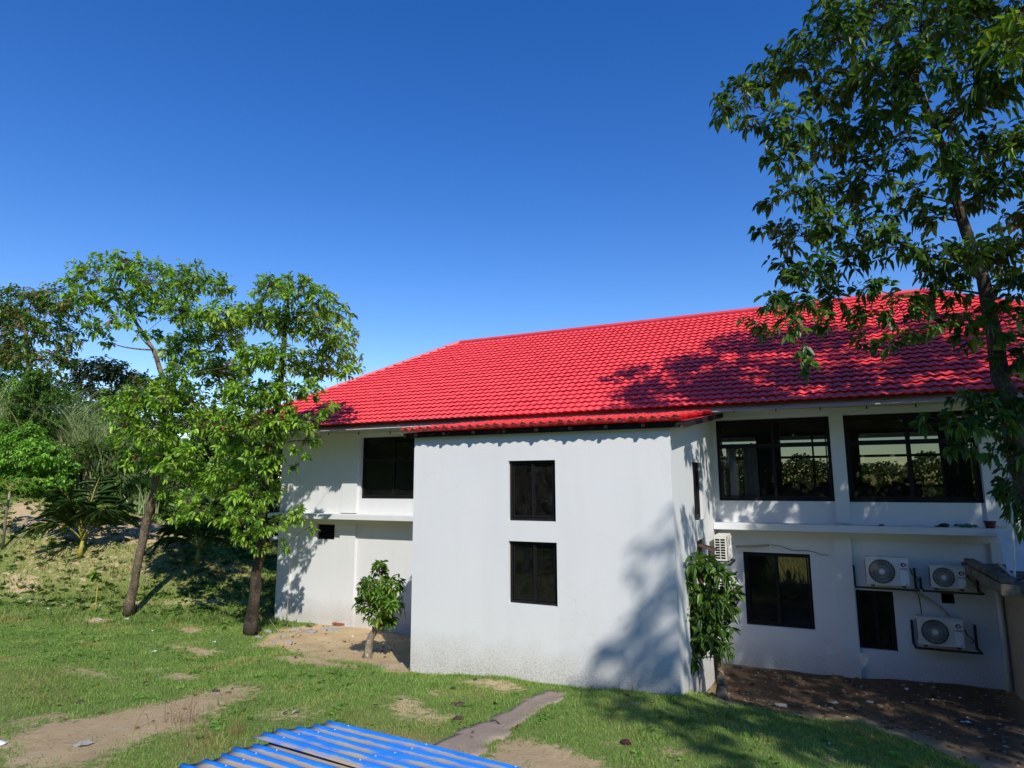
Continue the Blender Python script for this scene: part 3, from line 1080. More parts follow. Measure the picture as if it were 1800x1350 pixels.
dp = m.build('drain_pipe', MAT['pvc'], smooth=True, origin=(3.07, 15.86, 0))
tag(dp, 'pale vertical drain pipe against the wall end below the mossy slab', 'drain pipe')

# things left on the ledge
m = MB()
for k in range(9):
    m.ball((2.62 + random.uniform(-.14, .16), 15.66 + random.uniform(-.05, .05), 3.20 + random.uniform(0, .03)), random.uniform(.03, .06), 7, 5, (1.3, .9, .7), .5)
tag(m.build('plastic_bag', MAT['green_bag'], origin=(2.62, 15.66, 3.175)), 'crumpled green plastic bag lying on the white ledge', 'plastic bag')
m = MB()
m.ball((2.26, 15.64, 3.215), .05, 8, 6, (1.8, .8, .8), .2)
m.ball((2.16, 15.62, 3.195), .03, 8, 6, (3.0, .8, .5), .2)
tag(m.build('old_shoe', MAT['steel'], origin=(2.26, 15.64, 3.175)), 'black old shoe lying on the ledge beside the green bag', 'shoe')
m = MB()
m.tube([(3.02, 15.62, 3.176), (3.02, 15.62, 3.30)], [.075, .10], 12)
po = m.build('flower_pot', MAT['pot'], origin=(3.02, 15.62, 3.175))
tag(po, 'small dark maroon flower pot at the end of the ledge', 'flower pot')
m = MB()
m.tube([(3.02, 15.62, 3.285), (3.02, 15.62, 3.315)], [.104, .108], 12)
m.build('rim', MAT['pot'], po)
m = MB()
m.obox((2.42, 15.60, 3.185), (.16, 0, .01), (0, .07, 0), (0, 0, .016))
tag(m.build('cloth_rag', MAT['pvc'], origin=(2.42, 15.6, 3.175)), 'pale rag lying on the ledge between shoe and green bag', 'rag')
m = MB()
m.bar((1.10, 15.58, 3.19), (1.19, 15.60, 3.195), .035, .03)
tag(m.build('dark_clod', MAT['blackw'], origin=(1.15, 15.59, 3.175)), 'small black clod alone on the middle of the ledge', 'clod')

# ------------------------------------------------------------------ air conditioners
_fc = bpy.data.curves.new('letters', 'FONT')
_fc.body = 'GREE'
_fc.size = .062
_fc.align_x = 'CENTER'
_fc.extrude = .001
_fo = bpy.data.objects.new('letters', _fc)
LETTERS = bpy.data.meshes.new_from_object(_fo)
bpy.data.objects.remove(_fo)


def air_conditioner(loc, rot, w, h, d, label, group):
    """outdoor unit; local x along the front, -y is the front, origin at bottom middle of the back"""
    R = Matrix.Rotation(rot, 4, 'Z')
    root = bpy.data.objects.new('air_conditioner', None)
    COL.objects.link(root)
    root.location = loc
    root.rotation_euler = (0, 0, rot)
    ORG[root] = Vn(0, 0, 0)
    tag(root, label, 'air conditioner', group)
    cxf, czf, rf = -w * .13, h * .5, h * .43
    # casing: five sides and a front plate with a round hole
    m = MB()
    m.box(-w / 2, w / 2, -d + .012, 0, .012, h)
    m.build('casing', MAT['ac'], root, bevel=.012)
    m = MB()
    N = 48
    ring, outer = [], []
    for k in range(N):
        a = 2 * math.pi * (k + .5) / N
        ca, sa = math.cos(a), math.sin(a)
        ring.append((cxf + rf * ca, -d - .004, czf + rf * sa))
        X0, X1, Z0, Z1 = -w / 2 - cxf, w * .27 - cxf, .012 - czf, h - .012 - czf
        s = min((X1 if ca > 0 else X0) / ca if abs(ca) > 1e-6 else 9, (Z1 if sa > 0 else Z0) / sa if abs(sa) > 1e-6 else 9)
        outer.append((cxf + s * ca, -d - .004, czf + s * sa))
    vs = ring + outer + [(x, y + .03, z) for x, y, z in ring]
    m.add(vs, [(k, N + k, N + (k + 1) % N, (k + 1) % N) for k in range(N)] + [(k, (k + 1) % N, 2 * N + (k + 1) % N, 2 * N + k) for k in range(N)])
    m.build('front_plate', MAT['ac'], root)
    m = MB()
    m.tube([(cxf, -d - .001, czf), (cxf, -d + .002, czf)], [rf * .995, rf * .995], 40)
    m.build('fan_recess_shade', MAT['hollow_shade'], root)  # flat black disc stands for the shade inside the fan housing
    m = MB()
    for b in range(3):
        a0 = b * 2.094
        vs = []
        for i in range(7):
            a = a0 + i * .19
            vs += [(cxf + rf * .2 * math.cos(a0 + i * .13), -d - .003 - .004 * i / 6, czf + rf * .2 * math.sin(a0 + i * .13)), (cxf + rf * .9 * math.cos(a), -d - .003 - .007 * i / 6, czf + rf * .9 * math.sin(a))]
        m.add(vs, [(2 * i, 2 * i + 1, 2 * i + 3, 2 * i + 2) for i in range(6)])
    m.build('fan_blades', MAT['fandark'], root)
    m = MB()
    nsp = 34
    for k in range(nsp):  # curved guard wires
        a = 2 * math.pi * k / nsp
        pts = []
        for i in range(6):
            rr = rf * (.2 + .79 * i / 5)
            aa = a + .55 * (i / 5) ** 1.3
            pts.append((cxf + rr * math.cos(aa), -d - .012 - .01 * math.sin(math.pi * (.15 + .85 * i / 5)), czf + rr * math.sin(aa)))
        m.tube(pts, .0032, 4, False)
    for rr in (.5, .76):
        m.tube([(cxf + rf * rr * math.cos(2 * math.pi * k / 30), -d - .018, czf + rf * rr * math.sin(2 * math.pi * k / 30)) for k in range(31)], .002, 4, False)
    g = m.build('fan_guard', MAT['ac'], root, smooth=True)
    m = MB()
    m.tube([(cxf, -d - .028, czf), (cxf, -d - .008, czf)], [rf * .19, rf * .22], 20)
    m.build('hub', MAT['acpanel'], root, smooth=False)
    m = MB()
    m.tube([(cxf + rf * 1.02 * math.cos(2 * math.pi * k / 40), -d - .006, czf + rf * 1.02 * math.sin(2 * math.pi * k / 40)) for k in range(41)], .008, 6, False)
    m.build('guard_rim', MAT['ac'], root, smooth=True)
    # control side panel with emblem, letters and a sticker
    m = MB()
    m.box(w * .275, w * .475, -d - .008, -d + .02, .02, h - .045)
    pnl = m.build('service_panel', MAT['acpanel'], root, bevel=.006)
    ec = (w * .375, h - .135)
    for col, a0, a1, ox, r0, r1 in (('logoblue', .9, 5.2, 0, .022, .050), ('logored', -1.2, 1.7, .012, .012, .040)):
        m = MB()
        vs = []
        for i in range(19):
            a = a0 + (a1 - a0) * i / 18
            for r_ in (r0, r1):
                vs.append((ec[0] + ox + r_ * math.cos(a), -d - .0105 - (.0015 if col == 'logored' else 0), ec[1] + r_ * .85 * math.sin(a)))
        m.add(vs, [(2 * i, 2 * i + 2, 2 * i + 3, 2 * i + 1) for i in range(18)])
        m.build('emblem', MAT[col], pnl)
    lo = bpy.data.objects.new('lettering', LETTERS.copy())
    COL.objects.link(lo)
    lo.data.materials.clear()
    lo.data.materials.append(MAT['logoblue'])
    lo.parent = pnl
    lo.location = (ec[0], -d - .011, ec[1] - .105)
    lo.rotation_euler = (math.pi / 2, 0, 0)
    MB().box(ec[0] - .025, ec[0] + .025, -d - .010, -d - .0085, h - .30, h - .265).build('sticker', MAT['sticker'], pnl)
    MB().box(ec[0] - .055, ec[0] + .055, -d - .010, -d - .0085, .04, .095).build('sticker', MAT['sticker'], pnl)
    m = MB()
    m.box(ec[0] + .022, ec[0] + .046, -d - .0115, -d - .0105, .046, .066)
    m.build('sticker_mark', MAT['logoblue'], pnl)
    # vents on the end away from the panel: two columns of eight, black in place of shaded slots
    m = MB()
    for r_ in range(8):
        for c_i in range(2):
            z0 = h * .10 + r_ * h * .10
            y0 = -d * .82 + c_i * d * .40
            m.box(-w / 2 - .002, -w / 2 + .01, y0, y0 + d * .33, z0, z0 + h * .068)
    m.build('end_vent', MAT['hollow_shade'], root)
    m = MB()
    m.box(w / 2 + .001, w / 2 + .045, -d * .6, -d * .12, h * .08, h * .62)
    m.build('valve_cover', MAT['ac'], root, bevel=.01)
    m = MB()
    m.tube([(w / 2 + .02, -d * .8, h * .62), (w / 2 + .05, -d * .8, h * .45), (w / 2 + .13, -d * .6, h * .34), (w / 2 + .16, -d * .5, h * .22), (w / 2 + .11, -d * .45, h * .15)], .009, 6)
    m.build('cable', MAT['cable'], root, smooth=True)
    for sx in (-1, 1):
        MB().box(sx * w * .36 - .03, sx * w * .36 + .03, -d - .01, .01, -.02, .012).build('foot', MAT['steel'], root)
    return root


def wall_bracket(loc, rot, w, d, up, label, group, drop=0.):
    root = bpy.data.objects.new('wall_bracket', None)
    COL.objects.link(root)
    root.location = loc
    root.rotation_euler = (0, 0, rot)
    ORG[root] = Vn(0, 0, 0)
    tag(root, label, 'bracket', group)
    for sx in (-1, 1):
        m = MB()
        m.box(sx * w / 2 - .02, sx * w / 2 + .02, -.045, -.002, -.06, up)
        m.build('upright', MAT['steel'], root)
        m = MB()
        m.box(sx * w / 2 - .018, sx * w / 2 + .018, -d, -.046, -.05, -.012)
        m.build('arm', MAT['steel'], root)
    m = MB()
    m.box(-w / 2 + .02, w / 2 - .02, -d, -d + .035, -.052, -.014)
    m.build('crossbar', MAT['steel'], root)
    return root


acg = 'air conditioner outdoor units hung on the white house'
brg = 'black steel brackets under the air conditioners'
ACS = [((1.18, WY - .14, 1.97), 0, .78, .57, .28, 'large air conditioner above the narrow dark window, upper row'),
       ((2.23, WY - .14, 1.97), 0, .60, .45, .26, 'smallest air conditioner, beside the mossy slab above the small black vent'),
       ((2.01, WY - .14, .86), 0, .78, .55, .28, 'air conditioner hung lowest, alone under the other two near the ground'),
       ]
for l, r_, w_, h_, d_, lab in ACS:
    air_conditioner(l, r_, w_, h_, d_, lab, acg)
wall_bracket((1.14, WY, 1.95), 0, 1.12, .46, .36, 'black bracket carrying the large air conditioner above the narrow window', brg)
wall_bracket((2.28, WY, 1.95), 0, .98, .46, .18, 'black bracket carrying the smallest air conditioner beside the mossy slab', brg)
wall_bracket((2.10, WY, .84), 0, 1.08, .46, .42, 'black bracket carrying the lowest air conditioner', brg)
# two units on the side of the tower, seen end on
air_conditioner((BX1 + .12, 14.95, 2.42), math.pi / 2, .76, .54, .27, 'air conditioner high on the tower side, its slotted end in sunlight', acg)
air_conditioner((BX1 + .12, 15.25, 1.50), math.pi / 2, .76, .54, .27, 'air conditioner on the tower side half hidden behind the bushy young tree', acg)
wall_bracket((BX1, 14.95, 2.40), math.pi / 2, .92, .44, .30, 'black bracket under the upper unit on the tower side', brg)
wall_bracket((BX1, 15.25, 1.48), math.pi / 2, .92, .44, .30, 'black bracket under the lower unit behind the bushy young tree', brg)
m = MB()
m.tube([(1.62, 15.90, 1.86), (1.78, 15.86, 1.78), (2.0, 15.84, 1.64), (2.15, 15.82, 1.50), (2.22, 15.80, 1.40)], .028, 8)
tag(m.build('insulated_hose', MAT['hose'], smooth=True, origin=(1.9, 15.85, 1.6)), 'beige insulated hose running down to the lowest air conditioner', 'hose')
m = MB()
m.tube([(1.70, 15.93, 1.90), (1.735, 15.93, 1.70), (1.75, 15.93, 1.5), (1.745, 15.92, 1.40)], .011, 6)
tag(m.build('power_cable', MAT['cable'], smooth=True, origin=(1.72, 15.93, 1.6)), 'black cable hanging straight down to the lowest air conditioner', 'cable')
m = MB()
m.tube([(-1.80, 15.86, 2.62), (-1.45, 15.88, 2.64), (-1.08, 15.90, 2.68)], .026, 8)
tag(m.build('duct_pipe', MAT['hose'], smooth=True, origin=(-1.4, 15.9, 2.65)), 'short beige duct on the wall above the ground floor window', 'pipe')
m = MB()
m.tube([(-1.06 + k * .13, 15.965, 2.68 - .17 * (k / 9) ** .8 + .025 * math.sin(k * 1.3)) for k in range(10)], .006, 5)
tag(m.build('thin_wire', MAT['cable'], origin=(-.5, 15.97, 2.6)), 'thin black wire stapled across the wall above the ground floor window', 'wire')

# ------------------------------------------------------------------ things inside, seen through the dark glass
for k, (x, wv, lab) in enumerate(((-1.86, .24, 'narrow'), (-1.42, .34, 'wide'))):
    m = MB()
    n = 16
    vs = []
    for i in range(n + 1):
        a = i / n
        vs += [(x + (a - .5) * wv, 16.42 + .03 * math.sin(a * 22), 3.28), (x + (a - .5) * wv * .9, 16.42 + .03 * math.sin(a * 22 + .4), 5.0)]
    m.add(vs, [(2 * i, 2 * i + 2, 2 * i + 3, 2 * i + 1) for i in range(n)])
    o = m.build('curtain', MAT['curtain'], origin=(x, 16.42, 3.26), smooth=True)
    tag(o, 'narrow sheer white curtain behind the upper window next to the tower' if k == 0 else 'wide sheer white curtain behind the upper window next to the tower', 'curtain')


def sofa(x, y, lab):
    r = empty('sofa', (x, y, 3.25), lab, 'sofa', 'sofas inside the upper floor')
    m = MB()
    m.box(x - .7, x + .7, y - .35, y + .35, 3.33, 3.62)
    m.build('seat', MAT['darkwood'], r, bevel=.04)
    m = MB()
    for s_ in (-.35, .35):
        m.ball((x + s_, y - .33, 3.78), .34, 10, 7, (1.08, .35, .92))
    m.build('backrest', MAT['darkwood'], r, smooth=True)
    for sx in (-1, 1):
        MB().box(x + sx * .76 - .06, x + sx * .76 + .06, y - .35, y + .3, 3.33, 3.80).build('armrest', MAT['darkwood'], r, bevel=.03)
        for sy in (-1, 1):
            MB().box(x + sx * .6 - .03, x + sx * .6 + .03, y + sy * .28 - .03, y + sy * .28 + .03, 3.25, 3.33).build('leg', MAT['darkwood'], r)


sofa(-.15, 17.3, 'dark sofa with rounded back behind the upper window next to the tower')
sofa(1.25, 17.3, 'dark sofa with rounded back behind the upper window by the tall tree')


def chair(x, y, rz_, lab):
    r = bpy.data.objects.new('chair', None)
    COL.objects.link(r)
    r.location = (x, y, 3.25)
    r.rotation_euler = (0, 0, rz_)
    ORG[r] = Vn(0, 0, 0)
    tag(r, lab, 'chair', 'chairs inside the upper floor')
    MB().box(-.22, .22, -.22, .22, .42, .47).build('seat', MAT['darkwood'], r, bevel=.01)
    MB().box(-.21, .21, .19, .22, .50, .90).build('backrest', MAT['darkwood'], r, bevel=.01)
    for sx in (-1, 1):
        for sy in (-1, 1):
            MB().box(sx * .19 - .018, sx * .19 + .018, sy * .19 - .018, sy * .19 + .018, 0, .419).build('leg', MAT['darkwood'], r)


chair(2.1, 17.4, .5, 'dark dining chair behind the upper window by the tall tree')
chair(-1.0, 19.2, 2.6, 'dark dining chair far inside behind the upper window next to the tower')
tb = empty('dining_table', (2.3, 18.6, 3.25), 'dark dining table inside behind the upper window by the tall tree', 'table')
MB().box(1.6, 3.0, 18.2, 19.0, 3.95, 4.0).build('table_top', MAT['darkwood'], tb)
for sx in (1.7, 2.9):
    for sy in (18.3, 18.9):
        MB().box(sx - .03, sx + .03, sy - .03, sy + .03, 3.25, 3.949).build('leg', MAT['darkwood'], tb)
m = MB()
m.tube([(-.75, 16.6, 1.46), (-.75, 16.6, 1.56), (-.75, 16.6, 1.70), (-.75, 16.6, 1.80), (-.75, 16.6, 1.86), (-.75, 16.6, 1.98), (-.75, 16.6, 2.08)], [.10, .24, .25, .12, .055, .06, .02], 16)
MB_st = empty('vase_stand', (-.75, 16.6, -.1), 'dark stand holding a vase behind the ground floor window', 'stand')
MB().box(-1.0, -.5, 16.4, 16.8, 1.40, 1.455).build('stand_top', MAT['darkwood'], MB_st)
for sx in (-.95, -.55):
    for sy in (16.45, 16.75):
        MB().box(sx - .02, sx + .02, sy - .02, sy + .02, -.1, 1.399).build('leg', MAT['darkwood'], MB_st)
tag(m.build('dark_vase', MAT['darkwood'], smooth=True, origin=(-.75, 16.6, 1.46)), 'dark round vase with a thin neck behind the ground floor window', 'vase')
bx = empty('small_crate', (-4.60, 11.4, 1.88), 'small yellow wooden crate behind the lower tower window', 'crate')
for z_ in (1.885, 1.955, 2.025):
    for y_ in (11.26, 11.54):
        MB().box(-4.78, -4.42, y_ - .008, y_ + .008, z_, z_ + .055).build('slat', MAT['wood'], bx)
for x_ in (-4.775, -4.425):
    MB().box(x_ - .008, x_ + .008, 11.27, 11.53, 1.885, 2.10).build('end_panel', MAT['wood'], bx)
MB().box(-4.40, -4.375, 11.3, 11.33, 1.885, 2.32).build('post', MAT['wood'], bx)

# ------------------------------------------------------------------ blue sheets of corrugated iron on battens
def sheet(name, corner, along, across, L, nrib, pitch, sag, lift, label, n_l=26, ragged=0., dirt=1.0):
    along = np.asarray(along, float) / np.linalg.norm(along)
    across = np.asarray(across, float) / np.linalg.norm(across)
    nrm = np.cross(along, across)
    if nrm[2] < 0: nrm = -nrm
    prof = [(0, 0, 1), (.52, 0, 1), (.60, .5, .4), (.67, 1, 0), (.83, 1, 0), (.90, .5, .4)]
    pr = [(k + u, h, p) for k in range(nrib) for u, h, p in prof] + [(nrib, 0, 1)]
    vs, pan, fs = [], [], []
    for i in range(n_l + 1):
        a = i / n_l
        for (u, h, p) in pr:
            v = u / nrib
            off = ragged * math.sin(u * 2.1 + 1) * (1 - a)
            q = np.asarray(corner, float) + along * (a * L + off) + across * (u * pitch) + nrm * (h * .030 + sag * math.sin(math.pi * min(1, a * 1.15)) * (1 - .3 * v) + lift * v * v * (1 - .4 * a) + .008 * math.sin(a * 9 + u))
            vs.append(q)
            pan.append(p * dirt)
    w = len(pr)
    fs = np.array([(i * w + j, i * w + j + 1, (i + 1) * w + j + 1, (i + 1) * w + j) for i in range(n_l) for j in range(w - 1)])
    o = mesh_np(name, np.array(vs), fs, MAT['sheet'], attrs={'pan': ('FLOAT', pan)}, origin=corner)
    s_ = o.modifiers.new('thickness', 'SOLIDIFY')
    s_.thickness = .004
    s_.offset = -1
    for i in (2, 9, 16, 23):
        for k in range(nrib):
            c_ = vs[i * w + k * 6 + 3] * .5 + vs[i * w + k * 6 + 4] * .5
            MB().ball(c_ + Vn(0, 0, .002), .011, 6, 4, (1, 1, .6)).build('screw', MAT['pvc'], o)
    tag(o, label, 'metal sheet', 'blue corrugated sheets stacked on the grass')
    return o


sheet('metal_sheet', (-6.26, 5.96, 1.15), (1, -.02, -.022), (.62, .78, .0), 4.2, 5, .195, -.02, .012, 'blue corrugated metal sheet lying uppermost, farthest from camera', ragged=.03, dirt=.86)
sheet('metal_sheet', (-6.74, 4.42, 1.06), (1, -.02, -.02), (.40, .92, .018), 4.4, 10, .182, -.008, .01, 'blue corrugated metal sheet with sand in its pans, tucked under the upper one', ragged=.05)
sheet('metal_sheet', (-6.05, 5.75, 1.03), (1, -.02, -.025), (.55, .84, .012), 3.8, 6, .185, -.005, .0, 'blue corrugated metal sheet lowest in the stack with only its far edge showing', ragged=.02)
for x_, lab in ((-5.9, 'timber batten under the ends of the blue metal sheets nearest the dirt trail'), (-3.2, 'timber batten under the blue metal sheets near the concrete path')):
    g_ = gz1(x_, 6)
    m = MB()
    m.obox((x_, 5.9, (g_ + .98) / 2), (.08, 0, 0), (0, 1.7, 0), (0, 0, max(.06, .98 - g_)))
    tag(m.build('timber_batten', MAT['wood'], origin=(x_, 5.9, g_)), lab, 'batten', 'battens under the blue sheets')


# ------------------------------------------------------------------ plants
def unit(a): return a / (np.linalg.norm(a, axis=-1, keepdims=True) + 1e-9)


GREEN = [((.045, .095, .016), 3), ((.065, .13, .020), 4), ((.09, .165, .026), 3), ((.035, .075, .02), 2), ((.13, .19, .03), 1)]


def pick_cols(n, pal, var=.18):
    c = np.array([p[0] for p in pal])
    w = np.array([p[1] for p in pal], float)
    k = rng.choice(len(pal), n, p=w / w.sum())
    return np.clip(c[k] * (1 + rng.normal(0, var, (n, 1))), .004, .9)


def leaf_arrays(P, D, L, W, C, droop=.25, fold=.18):
    """leaf blades: base P, direction D; 6 points and 2 quads each"""
    n = len(P)
    D = unit(D)
    up = np.tile(Vn(0, 0, 1), (n, 1)) + rng.normal(0, .38, (n, 3))
    S = unit(np.cross(D, up))
    N = np.cross(S, D)
    L, W = L[:, None], W[:, None]
    dn = np.tile(Vn(0, 0, -1), (n, 1))
    mid = P + D * L * .36
    far = P + D * L * .72 + dn * L * droop * .35
    tip = P + D * L * .98 + dn * L * droop
    l1, r1 = mid + S * W * .5 + N * W * fold, mid - S * W * .5 + N * W * fold
    l2, r2 = far + S * W * .36 + N * W * fold * .7, far - S * W * .36 + N * W * fold * .7
    V = np.stack([P, l1, l2, tip, r2, r1], 1).reshape(-1, 3)
    b = np.arange(n)[:, None] * 6
    F = np.concatenate([b + np.array([[0, 3, 2, 1]]), b + np.array([[0, 5, 4, 3]])], 0)
    col = np.repeat(np.concatenate([C, np.ones((n, 1))], 1), 6, 0)
    return V, F, col


class Foliage:
    def __init__(self):
        self.V, self.F, self.C, self.n = [], [], [], 0

    def put(self, V, F, C):
        self.V.append(V)
        self.F.append(F + self.n)
        self.C.append(C)
        self.n += len(V)

    def leaves(self, *a, **k): self.put(*leaf_arrays(*a, **k))

    def build(self, name, mat, parent, kind=None):
        o = mesh_np(name, np.concatenate(self.V), np.concatenate(self.F), mat, parent, {'tint': ('FLOAT_COLOR', np.concatenate(self.C))})
        if kind: o['kind'] = kind
        return o


def bez(a, b, c, n):
    t = np.linspace(0, 1, n)[:, None]
    return a * (1 - t) ** 2 + 2 * b * t * (1 - t) + c * t * t


def grow_tree(root, trunk, radii, clusters, leaf_l, leaf_w, cover, pal, bark, leafmat='leaf', per=8, twig_l=.45, low=0., droop=.3, limb_r=.04, flat=.8, trunk_n=10, upbias=.1, limbs=True):
    """trunk: points with radii; clusters: (centre, radius). Limbs grow from the trunk to each cluster, twigs from the limbs, leaves along the twigs."""
    wood = MB()
    tp = np.array(trunk)
    # refine the trunk with a little wander
    fine, fr = [], []
    for i in range(len(tp) - 1):
        for k in range(4):
            a = k / 4
            wob = rng.normal(0, radii[i] * .10, 3)
            fine.append(tp[i] * (1 - a) + tp[i + 1] * a + (wob if (i or k) else 0))
            fr.append((radii[i] * (1 - a) + radii[i + 1] * a) * rng.uniform(.94, 1.06))
    fine.append(tp[-1])
    fr.append(radii[-1])
    fr[0] *= 1.28
    fr[1] *= 1.10
    wood.tube(fine, fr, trunk_n)
    fine, fr = np.array(fine), np.array(fr)
    fo = Foliage()
    nodes = fine[int(len(fine) * low):]
    nr = fr[int(len(fine) * low):]
    axis_d = [np.min(np.linalg.norm(nodes - np.asarray(k_[0], float), axis=1)) for k_ in clusters]
    for ci in np.argsort(axis_d):
        c, r = clusters[ci][:2]
        thin = clusters[ci][2] if len(clusters[ci]) > 2 else 1.0
        c = np.asarray(c, float)
        score = np.linalg.norm(nodes - c, axis=1) + 1.1 * np.maximum(0, nodes[:, 2] - (c[2] - .2 * np.linalg.norm((nodes - c)[:, :2], axis=1))) + .35 * (nr < .012)
        i = int(np.argmin(score))
        base = nodes[i]
        ln_ = np.linalg.norm(c - base)
        mid = (base + c) / 2 + Vn(0, 0, .08 * ln_) + rng.normal(0, .09 * ln_, 3)
        limb = bez(base, mid, c, 7)
        if limbs and ln_ > .1:
            r0 = min(nr[i] * .7, limb_r * (.4 + .35 * ln_))
            lr = np.linspace(r0, max(.006, r0 * .35), 7)
            wood.tube(limb, lr, 6, False)
            nodes = np.concatenate([nodes, limb[2:]])
            nr = np.concatenate([nr, lr[2:]])
        area = math.pi * r * r
        nl = int(thin * cover * area / (leaf_l * leaf_w * .55))
        ntw = max(3, nl // per)
        # twig tips spread through the clump, more towards its skin
        dirs = unit(rng.normal(0, 1, (ntw, 3)) + Vn(0, 0, upbias))
        rad = r * rng.uniform(.35, 1.0, (ntw, 1)) ** .55
        tips = c + dirs * rad * Vn(1, 1, flat)
        st = limb[rng.integers(3, 7, ntw)] + (rng.normal(0, .12 * r, (ntw, 3)))
        st = st * .5 + (c * .35 + tips * .65) * .5
        tl = np.linalg.norm(tips - st, axis=1, keepdims=True)
        st = np.where(tl > twig_l * 1.6, tips - (tips - st) / tl * twig_l * 1.6, st)
        for k in range(0, ntw, 2):
            wood.tube([limb[5] if k % 6 == 0 else st[k] - (tips[k] - st[k]) * .35, st[k], tips[k]], [.008, .006, .003], 3, False)
        td = unit(tips - st)
        a = np.tile(rng.uniform(.25, 1.02, per), (ntw, 1)) + rng.normal(0, .05, (ntw, per))
        P = st[:, None, :] + (tips - st)[:, None, :] * a[:, :, None]
        out = rng.normal(0, 1, (ntw, per, 3))
        out -= (out * td[:, None, :]).sum(2, keepdims=True) * td[:, None, :]
        D = td[:, None, :] * .55 + unit(out) * .85 + Vn(0, 0, -droop)
        n = ntw * per
        L = leaf_l * rng.uniform(.45, 1.3, n)
        fo.leaves(P.reshape(-1, 3), D.reshape(-1, 3), L, L * (leaf_w / leaf_l) * rng.uniform(.8, 1.15, n), np.repeat(pick_cols(ntw, pal, .10), per, 0) * rng.uniform(.75, 1.25, (n, 1)), droop=droop * .8)
    wood.build('trunk', MAT[bark], root, smooth=True)
    fo.build('crown', MAT[leafmat], root)


def pxc(lst, depth, spread):
    """clumps of a crown: (x, y, r) picked off the photograph, set at their distance with their own spread in depth"""
    out = []
    for it in lst:
        x, y, r = it[:3]
        d = depth + (it[3] if len(it) > 3 else random.uniform(-spread, spread))
        out.append((at(x, y, d), 1.14 * r / FPX * d))
    return out


# --- tall tree by the slab
tt = empty('tall_tree', (3.45, 12.25, gz1(3.45, 12.25)), 'tall thin leaved tree rising above the red roof beside the mossy slab', 'tree')
trk = [Vn(3.5, 12.3, -.05), Vn(3.25, 12.45, 2.2), at(1785, 800, 10.4), at(1765, 690, 10.4), at(1748, 600, 10.5), at(1728, 490, 10.6), at(1692, 390, 10.8), at(1662, 270, 11.0), at(1612, 150, 11.2), at(1570, 60, 11.4), at(1560, -80, 11.4), at(1590, -230, 11.0)]
TALL = [(1262, 190, 34), (1300, 165, 40), (1340, 135, 50), (1395, 100, 60), (1330, 215, 40), (1395, 205, 55), (1470, 60, 70), (1460, 150, 62), (1530, 30, 75), (1540, 125, 70), (1620, 40, 78), (1610, 125, 62), (1700, 45, 78), (1700, 120, 70), (1780, 100, 80), (1790, 30, 80), (1440, 10, 40),
        (1385, 280, 48), (1455, 250, 60), (1520, 225, 58), (1362, 345, 36), (1430, 335, 50), (1510, 310, 60), (1580, 265, 48), (1335, 400, 24), (1390, 412, 42), (1450, 390, 50), (1530, 385, 48), (1600, 345, 38), (1705, 270, 50), (1770, 310, 58), (1725, 350, 40), (1790, 390, 50), (1660, 300, 34), (1760, 225, 30),
        (1375, 470, 36), (1425, 470, 45), (1480, 450, 48), (1560, 435, 50), (1640, 455, 50), (1740, 450, 50), (1790, 500, 44), (1350, 530, 32), (1400, 530, 42), (1460, 520, 38), (1525, 500, 36), (1325, 575, 26), (1380, 570, 32), (1405, 620, 22), (1440, 560, 30), (1510, 555, 32), (1580, 540, 42), (1650, 510, 50), (1600, 585, 28), (1420, 645, 14), (1515, 600, 20), (1560, 605, 24), (1700, 560, 30)]
cl = [(c, r * .90) for c, r in pxc(TALL, 11.0, 1.3)]
cl += pxc([(1640, 735, 26), (1690, 745, 32), (1660, 785, 20), (1720, 715, 32), (1760, 740, 34), (1790, 800, 30), (1740, 790, 16), (1795, 870, 30), (1795, 720, 30), (1700, 790, 14)], 10.3, .35)
cl += pxc([(1650, 250, 34, -.8), (1690, 320, 34, -.7), (1640, 380, 36, .6), (1720, 430, 40, -.8), (1680, 470, 40, .7), (1760, 560, 44, -.6), (1700, 590, 26, .4), (1780, 620, 40, -.5), (1690, 200, 40, .5), (1750, 160, 50, -.5), (1600, 190, 44, -.6), (1550, 180, 40, .5), (1780, 450, 50, .8), (1795, 250, 50, -.4), (1640, 560, 30, -.6),
           (1785, 700, 34, -.4), (1790, 770, 40, .5), (1795, 840, 44, .4), (1798, 910, 36, .5), (1775, 860, 20, .6), (1740, 690, 22, -.5), (1690, 700, 20, .2), (1620, 745, 14, .1)], 10.7, .1)
cl += [(Vn(*p), r) for p, r in (((4.6, 12.5, 12.5), 1.1), ((5.4, 13.2, 10.6), 1.2), ((4.8, 11.2, 9.2), 1.0), ((5.6, 12.2, 7.8), 1.0), ((3.0, 12.6, 13.2), 1.2), ((5.2, 10.8, 6.4), .9), ((4.4, 13.6, 8.8), .9), ((6.2, 11.5, 9.2), 1.0))]
ROOFSH = []
for X_ in np.arange(-4.4, 4.4, .62):
    for Y_ in np.arange(14.5, 18.4, .62):
        X2, Y2 = X_ + random.uniform(-.2, .2), Y_ + random.uniform(-.2, .2)
        if Y2 > 15.5 + (X2 + 5) * .42 or (Y2 < 15.5 and random.random() < .3): continue
        ROOFSH.append((Vn(X2, Y2, 5.75 + .607 * (Y2 - 14.4)) + Vn(.89, -1.0, 1.07) * random.uniform(5.6, 6.8), random.uniform(.36, .5), .8))
cl += ROOFSH
DKG = [((0.047, 0.110, 0.025), 4), ((0.070, 0.155, 0.030), 4), ((0.109, 0.211, 0.038), 2), ((0.172, 0.293, 0.053), 1.2)]
grow_tree(tt, trk, [.165, .15, .14, .13, .115, .098, .08, .062, .046, .036, .028, .018], cl, .172, .072, 1.75, DKG, 'bark_dark', low=.12, droop=.42, limb_r=.035)

